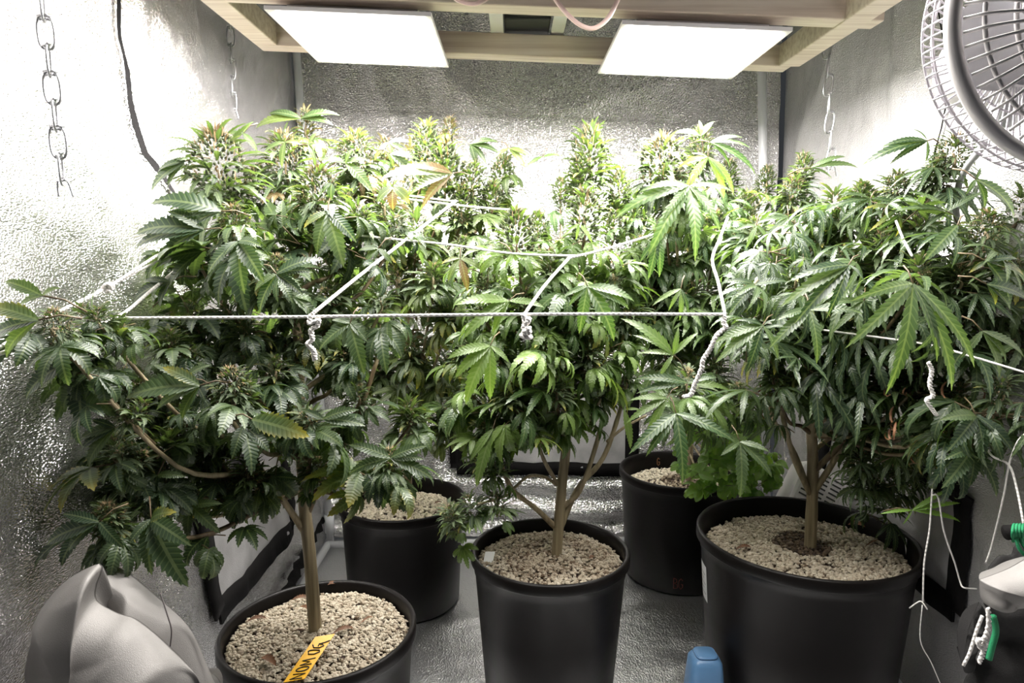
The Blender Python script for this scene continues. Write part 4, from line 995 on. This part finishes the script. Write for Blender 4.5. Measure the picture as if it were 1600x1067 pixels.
fill('D', [(990, 320, 500), (1060, 280, 560), (1130, 280, 540), (1230, 310, 500)], (1.25, 1.6), 140, (.042, .07))
fill('E', [(1150, 400, 540), (1250, 330, 570), (1350, 320, 580), (1450, 310, 600), (1560, 340, 600)], (.95, 1.3), 200, (.042, .078))
for i in range(26):
    x, y, dd = (random.uniform(1385, 1530), random.uniform(585, 700), .92) if i < 18 else (random.uniform(1185, 1230), random.uniform(590, 640), 1.05)
    mb = MB(); leaflet(mb, random.uniform(.02, .045), .0022, random.uniform(-3, 3), tuple(P(x, y, dd + random.uniform(-.03, .05))), random.uniform(.5, 1.5), random.uniform(1, 5), .6, 6, .5, pitch0=random.uniform(-1, .3))
    obj('dried_leaf', mb, M_dead, roots['E'])
fill('E', [(1330, 690, 770), (1440, 690, 760)], (1.02, 1.12), 30, (.025, .042))

MCACHE = {}
for pl, lst in LEAVES.items():
    lst.sort(key=lambda q: -q[2]); off = Vector(roots[pl].location)
    nh = sum(1 for c in roots[pl].children if c.name.startswith('fan_leaf'))
    cut = 298 - nh
    for me, m, pr in lst[:cut]:
        o = rawobj('fan_leaf', me, roots[pl]); m = m.copy(); m.translation = m.translation - off; o.matrix_basis = m
    rest = lst[cut:]
    for mname in sorted({q[0].materials[0].name for q in rest}):
        VV = []; FF = []; UU = []; TT = []; MI = []; nv = 0
        for me, m, pr in rest:
            if me.materials[0].name != mname: continue
            if me.name not in MCACHE:
                v = np.zeros(len(me.vertices) * 3); me.vertices.foreach_get('co', v); v = v.reshape(-1, 3)
                uvs = np.zeros(len(me.loops) * 2); me.uv_layers[0].data.foreach_get('uv', uvs)
                mi = np.zeros(len(me.polygons), int); me.polygons.foreach_get('material_index', mi)
                MCACHE[me.name] = (v, [tuple(p.vertices) for p in me.polygons], uvs, mi)
            v, f, uvs, mi = MCACHE[me.name]; M = np.array(m)
            VV.append(v @ M[:3, :3].T + M[:3, 3] - np.array(off)); FF.extend([tuple(i + nv for i in q) for q in f]); nv += len(v); UU.append(uvs); MI.append(mi); TT.append(np.full(len(v), random.random()))
        nm = 'sprout_leaves' if mname == 'leaf_young_sprout' else 'small_leaves'
        me = bpy.data.meshes.new(nm); me.from_pydata(np.concatenate(VV).tolist(), [], FF)
        me.materials.append(bpy.data.materials[mname]); me.materials.append(M_stemd)
        me.polygons.foreach_set('material_index', np.concatenate(MI)); me.polygons.foreach_set('use_smooth', [True] * len(me.polygons))
        u = me.uv_layers.new(name='UVMap'); u.data.foreach_set('uv', np.concatenate(UU))
        a = me.attributes.new('tone', 'FLOAT', 'POINT'); a.data.foreach_set('value', np.concatenate(TT)); me.update()
        o = rawobj(nm, me, roots[pl]); o['kind'] = 'stuff'
    print('plant', pl, 'leaves', len(lst), 'heroes', nh, 'buds', NB[pl])

# ------------------------------------------------------------------ cords of the trellis
def rope(label, px, r=0.0021, group='white trellis cords stretched between the plants', cat='cord', n=4, sub=None):
    pts = smoothpath([P(*p) for p in px], n); mb = MB(); mb.tube(pts, r, 8)
    return tag(obj('cord', mb, M_cord), label, cat, group)
def braid(label, px, r=0.0030, name='knotted_cord_end', parent=None):
    """chain-knotted loose end: lumpy twisted strand"""
    base = smoothpath([P(*p) for p in px], 10); mb = MB()
    for ph in (0, PI):
        pts = []
        for i, p in enumerate(base): a = i * 1.15 + ph; pts.append(p + Vector((math.cos(a) * r * .7, math.sin(a * 1.0) * r * .7, math.sin(a) * r * .3)))
        mb.tube(pts, r * .62, 6)
    return tag(obj(name, mb, M_cord, parent), label, 'cord' if parent is None else None, 'chain knotted loose ends of the trellis cord' if parent is None else None)
rope('long taut white cord running level across the front of all the plants', [(180, 497, .80), (420, 495.5, .80), (660, 492.5, .805), (900, 490.5, .81), (1133, 491, .82)], .0018)
rope('white cord slanting up from the second knot of the front cord into the left crown', [(486, 492, .80), (560, 432, .90), (640, 370, 1.0), (712, 314, 1.12)], .0022)
rope('white cord slanting up from the knot at the middle of the front cord', [(820, 490, .808), (852, 445, .87), (890, 402, .94)], .0020)
rope('white cord rising from the right end of the front cord', [(1133, 491, .82), (1122, 440, .87), (1113, 405, .92), (1125, 372, .95), (1137, 340, 1.0)], .0020)
rope('white cord from the left edge through the small knot into the left crown', [(-12, 550, .62), (80, 493, .70), (168, 449, .78), (262, 388, .86)], .0019)
rope('second white strand leaving the small knot just above the leaves at left', [(168, 449, .78), (230, 416, .84), (292, 384, .90)], .0016)
rope('lower white cord from the left edge to the first knot of the front cord', [(-12, 556, .62), (80, 528, .70), (180, 497, .80), (235, 455, .86), (316, 388, .95)], .0021)
rope('white cord high between the back left and the middle plant', [(585, 305, 1.15), (660, 314, 1.17), (735, 323, 1.18), (800, 328, 1.2)], .0018)
rope('short white cord just above the high back one', [(640, 306, 1.2), (712, 315, 1.2)], .0016)
rope('white cord through the left crown running right to the centre', [(510, 362, .93), (600, 372, .98), (700, 382, 1.0), (800, 396, 1.0), (905, 400, .97)], .0016)
rope('white cord rising from the centre towards the right crown', [(890, 403, .94), (950, 388, .97), (1030, 364, 1.0)], .0017)
rope('white cord crossing inside the right crown down to the right edge', [(1195, 504, 1.02), (1343, 523, .96), (1449, 538, .90), (1519, 557, .84), (1615, 586, .80)], .0013)
rope('short taut cord in the right crown above the long drooping leaf', [(1400, 345, .95), (1412, 375, .93), (1425, 400, .90)], .0016)
braid('loose knotted cord end hanging at the first knot on the left', [(180, 497, .80), (170, 514, .798), (190, 522, .798), (171, 531, .798), (178, 542, .797), (184, 556, .797)], .0028)
braid('looped knotted cord end hanging below the second knot', [(486, 492, .80), (484, 505, .798), (497, 500, .796), (495, 510, .797), (486, 515, .797), (488, 530, .797), (481, 537, .797), (490, 548, .797), (492, 562, .797)], .0028)
braid('knotted bundle of cord with a frayed end at the middle of the front cord', [(818, 490, .806), (822, 505, .805), (826, 498, .803), (819, 512, .804), (827, 518, .803), (816, 524, .804), (828, 527, .803), (820, 519, .802), (826, 512, .80)], .0032)
braid('long chain knotted cord end hanging at the right end of the front cord', [(1132, 491, .82), (1131, 505, .818), (1134, 511, .817), (1120, 524, .816), (1110, 545, .815), (1099, 562, .815), (1096, 578, .814), (1086, 600, .813), (1080, 616, .812), (1069, 620, .812)], .0026)
braid('small round knot in the upper left cord', [(162, 452, .78), (168, 444, .775), (174, 448, .778), (168, 455, .776), (164, 447, .777)], .0032)
braid('knotted cord end dangling in front of the dark twigs at right', [(1451, 566, .86), (1456, 580, .86), (1453, 600, .86), (1458, 618, .86), (1448, 625, .86), (1457, 640, .86), (1463, 648, .86)], .0026)
mb = MB(); c0 = P(824, 524, .803)
for k in range(7): a = Vector((random.uniform(-.010, .008), random.uniform(-.004, .004), random.uniform(-.010, .002))); mb.tube([c0, c0 + a * .5 + Vector((0, 0, -.002)), c0 + a], .0003, 4)
tag(obj('frayed_threads', mb, M_cord), 'thin frayed threads at the middle knot', 'thread')
W = [
 ('loose white cord hanging straight down beside the right pot rim', [(1458, 738, .92), (1455, 790, .92), (1452, 830, .92), (1444, 880, .92), (1442, 940, .92)], .0016),
 ('loose white cord curving down to a bend right of the big pot', [(1456, 773, .91), (1466, 778, .91), (1475, 830, .91), (1492, 880, .91), (1500, 908, .91), (1506, 918, .90), (1526, 920, .90)], .0015),
 ('white cord from the right edge down to the fork near the right wall', [(1605, 675, .80), (1590, 690, .81), (1577, 724, .82), (1568, 775, .83), (1550, 850, .84), (1540, 880, .84)], .0014),
 ('white cord from the twigs over the fork to the green cord', [(1536, 688, .86), (1550, 712, .84), (1576, 726, .82), (1588, 760, .81), (1598, 812, .79), (1604, 850, .78)], .0018),
 ('white power lead looping behind the stem of the right plant', [(1278, 640, 1.45), (1300, 656, 1.43), (1316, 664, 1.42), (1326, 685, 1.40), (1338, 700, 1.38)], .0022),
 ('thin white lead hanging left of the right plant stem', [(1222, 648, 1.62), (1226, 690, 1.62), (1226, 712, 1.62), (1233, 745, 1.6)], .0020),
 ('short curled white lead end on the back right', [(1229, 715, 1.6), (1222, 738, 1.6), (1219, 752, 1.6), (1212, 749, 1.6)], .0022),
 ('white lead hanging right of the right plant stem', [(1311, 630, 1.40), (1315, 662, 1.40), (1322, 690, 1.40), (1327, 712, 1.40)], .0018),
 ('pale lead leaning on the right wall near the big pot', [(1402, 745, 1.12), (1408, 775, 1.10), (1422, 800, 1.08)], .0022),
 ('short forked cord end at the right pot wall', [(1421, 950, .92), (1432, 942, .915), (1440, 940, .91), (1449, 952, .905)], .0012),
 ('thin cord trailing down the right wall to the floor', [(1441, 945, .92), (1438, 1000, .92), (1455, 1035, .92), (1470, 1070, .92)], .0010),
]
for l, px, r in W: rope(l, px, r * .72, 'loose white cords hanging by the right wall', 'cord', 6)

# ------------------------------------------------------------------ tags, stickers, dry leaves on the perlite
def plate(pts, th=0.0008):
    """thin plate through 4 points (quad)"""
    a, b, c, d = [Vector(p) for p in pts]; n = (b - a).cross(d - a).normalized() * th
    mb = MB(); mb.add([tuple(x) for x in (a, b, c, d, a + n, b + n, c + n, d + n)], [(0, 3, 2, 1), (4, 5, 6, 7), (0, 1, 5, 4), (1, 2, 6, 5), (2, 3, 7, 6), (3, 0, 4, 7)]); return mb, n
za = POTS['A']['zs']
ta, tb = PZ(458, 1064, za + 0.014), PZ(508, 993, za + 0.034)
side = Vector((0.0125, 0.004, 0)) 
q0, q1, q2, q3 = ta - side * .9, ta + side * 1.1, tb + side, tb - side
mb, nn = plate([q0, q1, q2, q3])
tg = thing('plant_tag', 'yellow plastic plant tag with black handwriting leaning in the front left pot', 'tag', ta)
obj('label_strip', mb, M_ytag, tg, False)
# handwriting: strokes in tag coordinates (u across 0..1, v along 0..1)
def tagpt(u, v, lift=0.0006):
    a = q0.lerp(q1, u); b = q3.lerp(q2, u); return a.lerp(b, v) + nn.normalized() * (0.0008 + lift)
def stroke(pts, par, r=0.0008):
    mb = MB(); mb.tube([tagpt(u, v) for (v, u) in [(p[0], p[1]) for p in pts]], r, 5); obj('pen_stroke', mb, M_ink, par)
# letters read upwards along the tag: N O M   O G ; local letter box x along tag, y from right edge (base) to left (top)
def letter(polys, x0, w_, h0=0.84, h1=0.24):
    for pl_ in polys: stroke([(x0 + w_ * x, h0 + (h1 - h0) * y) for x, y in pl_], tg)
O_ = [[(0.5 + 0.48 * math.cos(a * PI / 8 + .4), 0.5 + 0.5 * math.sin(a * PI / 8 + .4)) for a in range(17)]]
letter([[(0, 0), (0.1, 1), (.8, 0), (.95, 1)]], 0.02, .12)
letter(O_, 0.18, .10)
letter([[(0, 0), (0.05, .95), (.45, .3), (.85, 1), (1.0, 0)]], 0.32, .13)
letter([[(0.9, 1.05), (.2, .9), (0, .4), (.3, 0), (.7, .1), (.95, .6), (1.0, 1.0), (.8, 1.1)]], 0.55, .11)
letter([[(0.9, 1.1), (.2, .8), (.0, .3), (.3, 0), (.7, .25), (.8, .55), (.4, .5)], [(0.8, .55), (.95, .1), (1.2, -.25)]], 0.69, .12)
zb_ = POTS['B']['zs']; r0 = PZ(579, 776, zb_); r1 = r0 + Vector((0.022, 0.03, 0.052)); sd = Vector((.010, -.003, 0))
mb, _ = plate([r0 - sd, r0 + sd, r1 + sd, r1 - sd]); tag(obj('plant_tag', mb, M_ytag, None, False), 'bright yellow blank tag standing in the back left pot', 'tag')
zc_ = POTS['C']['zs']; r0 = PZ(761, 886, zc_); r1 = PZ(766, 862, zc_ + .015); sd = Vector((.0085, 0, 0))
mb, _ = plate([r0 - sd, r0 + sd, r1 + sd, r1 - sd]); tag(obj('plant_tag', mb, M_wtag, None, False), 'small white tag stuck at the left rim of the centre pot', 'tag')
ze_ = POTS['E']['zs']; r0 = PZ(1414, 872, ze_); r1 = r0 + Vector((-0.001, 0, .035)); sd = Vector((.0012, 0.004, 0))
mb, _ = plate([r0 - sd, r0 + sd, r1 + sd, r1 - sd]); tag(obj('plant_tag', mb, M_wtag, None, False), 'thin white tag seen edge on at the right rim of the largest pot', 'tag')
# sticker on the largest pot and red mark on the back right one
e = POTS['E']; mb = MB(); frustum_quad(mb, (e['c'][0], e['c'][1], 0), 0, math.radians(170), math.radians(183), e['H'] * .58, e['H'] * .80, e['rf'], .0008)
s_ = obj('pot_sticker', mb, M_wtag, roots['E'], False); s_['label'] = 'white printed sticker on the left side of the pot'
mb = MB()
for k in range(5): frustum_quad(mb, (e['c'][0], e['c'][1], 0), 0, math.radians(172), math.radians(181 - (k % 2) * 3), e['H'] * (.62 + .03 * k), e['H'] * (.627 + .03 * k), e['rf'], .0012, 4)
obj('sticker_print', mb, simple('grey_print', (.35, .35, .35)), roots['E'], False)
d_ = POTS['D']
def potmark(pl, strokes, a0, aw, z0, zh, nm, mat):
    s = POTS[pl]; mb = MB()
    for st in strokes:
        pts = []
        for (x, y) in st:
            a = a0 + aw * x; z = z0 + zh * y; r = s['rf'](z) + .0005; pts.append((s['c'][0] + r * math.cos(a), s['c'][1] + r * math.sin(a), z))
        mb.tube(pts, .0009, 5)
    return obj(nm, mb, mat, roots[pl])
B_ = [[(0, 0), (0, 1), (.30, .9), (.34, .65), (.1, .52), (.4, .4), (.42, .1), (0, 0)]]
G_ = [[(1.0, .8), (.8, 1), (.6, .8), (.6, .2), (.8, 0), (1, .2), (1, .45), (.82, .45)]]
potmark('D', B_ + G_, math.radians(253), math.radians(9), .018, .026, 'red_pen_mark', M_red)
mb = MB(); pts = []
for (x, y) in G_[0]:
    a = math.radians(106) - math.radians(7) * x; z = d_['H'] - .035 + .02 * y; r = d_['rf'](z) - .0055; pts.append((d_['c'][0] + r * math.cos(a), d_['c'][1] + r * math.sin(a), z))
mb.tube(pts, .0011, 5); obj('brown_pen_mark', mb, simple('brown_ink', (.22, .10, .04)), roots['D'])
def dry(pl, px, py, L, W_, ang, lift=.004, label=None):
    z = POTS[pl]['zs'] + .012; p = PZ(px, py, z + lift); mb = MB()
    leaflet(mb, L, W_, ang, tuple(p), -.5, 1.4, .8, 8, .8, pitch0=.1)
    o = obj('dry_leaf', mb, M_dead); return tag(o, label, 'leaf', 'curled brown leaves fallen on the perlite')
for a in [('A', 455, 938, .030, .004, .2, 'brown curled leaf lying behind the stem on the front left perlite'), ('A', 468, 948, .034, .004, -.6, 'second brown leaf crossing it left of the front left stem'),
          ('A', 520, 990, .032, .004, .45, 'rusty strip of leaf just right of the yellow tag top'), ('A', 408, 1028, .034, .006, -.6, 'brown curled leaf alone near the lower left of the front left pot'),
          ('A', 478, 984, .022, .003, 3.6, 'tan dry leaf at the foot of the front left stem'), ('A', 385, 972, .030, .004, .35, 'dark brown leaf at the left rim of the front left pot'),
          ('A', 512, 914, .014, .004, .3, 'tiny brown scrap at the back rim of the front left pot'), ('A', 562, 975, .026, .002, .9, 'thin curved brown twig right of the front left stem'),
          ('E', 1350, 855, .05, .0015, .5, 'thin rusty twig on the right side of the biggest pot'), ('E', 1325, 820, .03, .007, -.4, 'dark brown clump at the back of the biggest pot'),
          ('E', 1150, 858, .03, .004, .2, 'brown scrap at the left rim of the biggest pot'), ('B', 678, 787, .02, .003, .4, 'reddish scrap on the bright perlite of the back left pot'),
          ('C', 920, 873, .012, .004, .4, 'yellowish scrap right of the centre stem')]:
    dry(a[0], a[1], a[2], a[3], a[4], a[5], label=a[6])

# ------------------------------------------------------------------ grey fabric bundles
def lump(name, outline, inner_c, y, bulge, mat, label, cat, seed, par=None, folds=0.010, fs=9.0, back=0.03, thing_=True):
    """closed cloth bundle whose outline (photograph pixels, at distance y) bulges towards the opening"""
    n = 160; pts = smoothpath([P(px, py, y) for px, py in outline] + [P(*outline[0], y)], 12)
    cl = [0]
    for a, b in zip(pts[:-1], pts[1:]): cl.append(cl[-1] + (b - a).length)
    per = []
    for i in range(n):
        s = cl[-1] * i / n; k = max(j for j in range(len(cl) - 1) if cl[j] <= s); t = (s - cl[k]) / max(1e-9, cl[k + 1] - cl[k]); per.append(pts[k].lerp(pts[k + 1], t))
    c = P(*inner_c, y); V = []; F = []; M_ = 48
    for side_ in (1, -1):
        for j in range(M_ + 1):
            u = j / M_
            for i in range(n):
                p = c.lerp(per[i], math.sin(u * PI / 2) ** 1.0 if side_ == 1 else u)
                h = math.sqrt(max(0, 1 - math.sin(u * PI / 2) ** 2)) if side_ == 1 else (1 - u * u)
                q = Vector((p.x * fs, p.z * fs, seed)); w_ = noise.noise(q * .6) * 1.2
                f_ = (1 - abs(noise.noise(q + Vector((w_, w_, 0)))) * 2.4) * folds + noise.noise(q * 2.5) * folds * .35
                f_ += folds * 1.9 * (abs(((q.x * .55 + q.y * .8 + w_ * 1.3) % 2.0) - 1.0) - .5) + folds * 1.1 * (abs(((q.x * 1.3 - q.y * .7 + w_ * 1.1 + seed) % 1.6) - .8) - .4)
                f_ -= folds * 1.6 * max(0, math.sin(q.x * .9 - q.y * 1.3 + w_ * 2)) ** 6
                edge = min(1, (1 - u) * 5)
                V.append((p.x, p.y - (h * bulge + f_ * edge) if side_ == 1 else p.y + h * back, p.z))
    for sd_ in range(2):
        o_ = sd_ * (M_ + 1) * n
        for j in range(M_):
            for i in range(n):
                q = (o_ + j * n + i, o_ + j * n + (i + 1) % n, o_ + (j + 1) * n + (i + 1) % n, o_ + (j + 1) * n + i); F.append(q if sd_ else q[::-1])
    a_, b_ = M_ * n, (2 * M_ + 1) * n
    for i in range(n): F.append((a_ + i, a_ + (i + 1) % n, b_ + (i + 1) % n, b_ + i))
    mb = MB(); mb.add(V, F); o = obj(name, mb, mat, par)
    if par is None: tag(o, label, cat)
    return o
bg = thing('gathered_door_fabric', 'silver grey tent door fabric gathered into a bundle at the bottom left corner', 'fabric', PZ(190, 1067, .04))
lump('back_fold', [(120, 915), (165, 882), (205, 898), (250, 935), (292, 975), (318, 1025), (345, 1110), (300, 1180), (150, 1180), (110, 1000)], (215, 1040), .70, .045, M_grey, None, None, 3, bg, .013, 11)
lump('front_fold', [(50, 1067), (58, 1000), (72, 948), (98, 912), (135, 888), (160, 882), (150, 915), (152, 938), (185, 958), (215, 968), (255, 1000), (290, 1035), (312, 1067), (318, 1120), (250, 1190), (50, 1190)], (165, 1050), .655, .06, M_grey, None, None, 8, bg, .015, 9)
mb = MB(); mb.tube(smoothpath([P(250, 925, .66), P(262, 962, .65), P(268, 985, .645), P(266, 1010, .64)]), .0007, 5); obj('stitched_seam', mb, M_wirek, bg)
lump('fabric_scrap', [(300, 1062), (312, 1052), (330, 1052), (342, 1062), (345, 1080), (300, 1085)], (322, 1070), .78, .012, M_grey, 'small dark crumpled fabric end between the grey bundle and the front left pot', 'fabric', 12, None, .003, 40)
rt = thing('rolled_door_fabric', 'rolled black and grey door fabric tied with green cord at the bottom right corner', 'fabric', PZ(1560, 1067, .05))
lump('grey_fold', [(1530, 905), (1545, 900), (1575, 888), (1610, 870), (1640, 870), (1640, 930), (1600, 915), (1580, 935), (1562, 950), (1545, 946), (1532, 935)], (1580, 912), .72, .030, M_grey, None, None, 21, rt, .004, 30)
lump('black_roll', [(1545, 885), (1560, 868), (1580, 866), (1590, 850), (1650, 840), (1680, 1000), (1660, 1150), (1500, 1150), (1505, 1067), (1540, 1020), (1555, 990), (1545, 960), (1532, 925)], (1610, 1010), .78, .030, M_darkfab, None, None, 25, rt, .006, 20)
lump('black_strap', [(1530, 940), (1540, 960), (1532, 1000), (1518, 1045), (1505, 1045), (1512, 990), (1524, 955)], (1524, 995), .77, .008, M_darkfab, None, None, 29, rt, .002, 60)
mb = MB(); mb.tube([P(1572, 832, .75), P(1640, 826, .75)], .0085, 20); obj('toggle_rod', mb, M_black, rt)
mb = MB()
for k in range(4):
    x = 1583 + 5 * k; mb.tube(smoothpath([P(x, 846, .752), P(x - 1, 834, .735), P(x, 822, .742), P(x + 2, 819, .76)]), .0016, 6)
mb.tube(smoothpath([P(1588, 842, .738), P(1592, 856, .735), P(1600, 866, .735), P(1615, 880, .735)]), .002, 6); mb.tube(smoothpath([P(1594, 842, .738), P(1600, 853, .735), P(1610, 862, .735)]), .002, 6)
obj('green_cord', mb, M_green, rt)
mb = MB(); mb.tube(smoothpath([P(1552, 962, .735), P(1556, 985, .735), P(1550, 1010, .735), P(1545, 1030, .735)]), .0035, 8); obj('green_cord', mb, M_green, rt)
braid('pale knotted cord hanging in front of the black rolled fabric', [(1544, 950, .70), (1545, 975, .70), (1538, 998, .70), (1528, 1000, .70), (1532, 1012, .70), (1540, 1004, .70), (1536, 1020, .70), (1530, 1035, .70)], .0022)
rope('grey strap end beside the black rolled fabric', [(1535, 962, .72), (1526, 985, .72), (1515, 1020, .72), (1505, 1040, .72)], .0018, 'loose white cords hanging by the right wall')
mb = MB(); ring = [P(1508, 1005, .80), P(1498, 1012, .80), (P(1502, 1025, .80)), P(1508, 1038, .80), P(1516, 1030, .80), P(1518, 1004, .80), P(1508, 1005, .80)]; mb.tube(ring, .0022, 6)
tag(obj('strap_buckle', mb, M_black), 'black open strap loop beside the rolled fabric', 'buckle')

# ------------------------------------------------------------------ blue step stool and white slotted appliance
def rounded_box(mb, c, a, b, h, r, taper, ang=0, n=6, exps=4.0):
    """tapered box with rounded edges: superellipse sections"""
    secs = [(0, 1.0), (h * .3, 1 - taper * .3), (h * .7, 1 - taper * .7), (h - r, 1 - taper), (h - r * .6, 1 - taper - .25 * r / a), (h - r * .25, 1 - taper - .55 * r / a), (h, 1 - taper - r / a)]
    V = []; F = []; K = 48
    for z, s in secs:
        for k in range(K):
            t = 2 * PI * k / K; x = a * s * math.copysign(abs(math.cos(t)) ** (2 / exps), math.cos(t)); y = b * s * math.copysign(abs(math.sin(t)) ** (2 / exps), math.sin(t))
            V.append((c[0] + x * math.cos(ang) - y * math.sin(ang), c[1] + x * math.sin(ang) + y * math.cos(ang), c[2] + z))
    for i in range(len(secs) - 1):
        for k in range(K): F.append((i * K + k, i * K + (k + 1) % K, (i + 1) * K + (k + 1) % K, (i + 1) * K + k))
    F.append(tuple((len(secs) - 1) * K + k for k in range(K))); F.append(tuple(range(K))[::-1]); mb.add(V, F, 0)
st = thing('plastic_tub', 'small light blue plastic tub standing just left of the biggest pot', 'tub', (0.322, 1.06, 0.0))
mb = MB(); rounded_box(mb, (0.322, 1.06, 0.0), .034, .034, .115, .010, .25); obj('body', mb, M_blue, st)
mb = MB(); rounded_box(mb, (0.322, 1.06, 0.1155), .018, .018, .003, .002, .05); obj('lid', mb, M_blue, st)
ap = thing('slotted_appliance', 'white plastic appliance with slotted front behind the biggest pot', 'appliance', PZ(1262, 800, 0.16))
A_ = Vector((0.625, 1.42, 0.17)) ; A_ = P(1262, 772, 1.36)
RR = (Matrix.Rotation(math.radians(-14), 3, 'Z') @ Matrix.Rotation(math.radians(27), 3, 'Y') @ Matrix.Rotation(math.radians(-22), 3, 'X'))
def box_local(nm, c, s, mat, par, bev=0.0):
    mb = MB(); cc = A_ + RR @ Vector(c); mb.box(tuple(cc), s, RR); return obj(nm, mb, mat, par, False, bev)
box_local('housing', (0.030, 0.045, 0.012), (0.125, 0.09, 0.105), M_white, ap, .010)
for c_ in range(3):
    for r_ in range(7): box_local('vent_slot', (-0.008 + 0.026 * c_, -0.0005, 0.052 - 0.0095 * r_), (0.019, 0.002, 0.0032), M_slot, ap)
box_local('side_seam', (0.0925, 0.045, 0.040), (0.001, 0.07, 0.002), M_slot, ap)
box_local('base_stand', (0.030, 0.045, -0.095), (0.10, 0.07, 0.11), M_white, ap, .008)
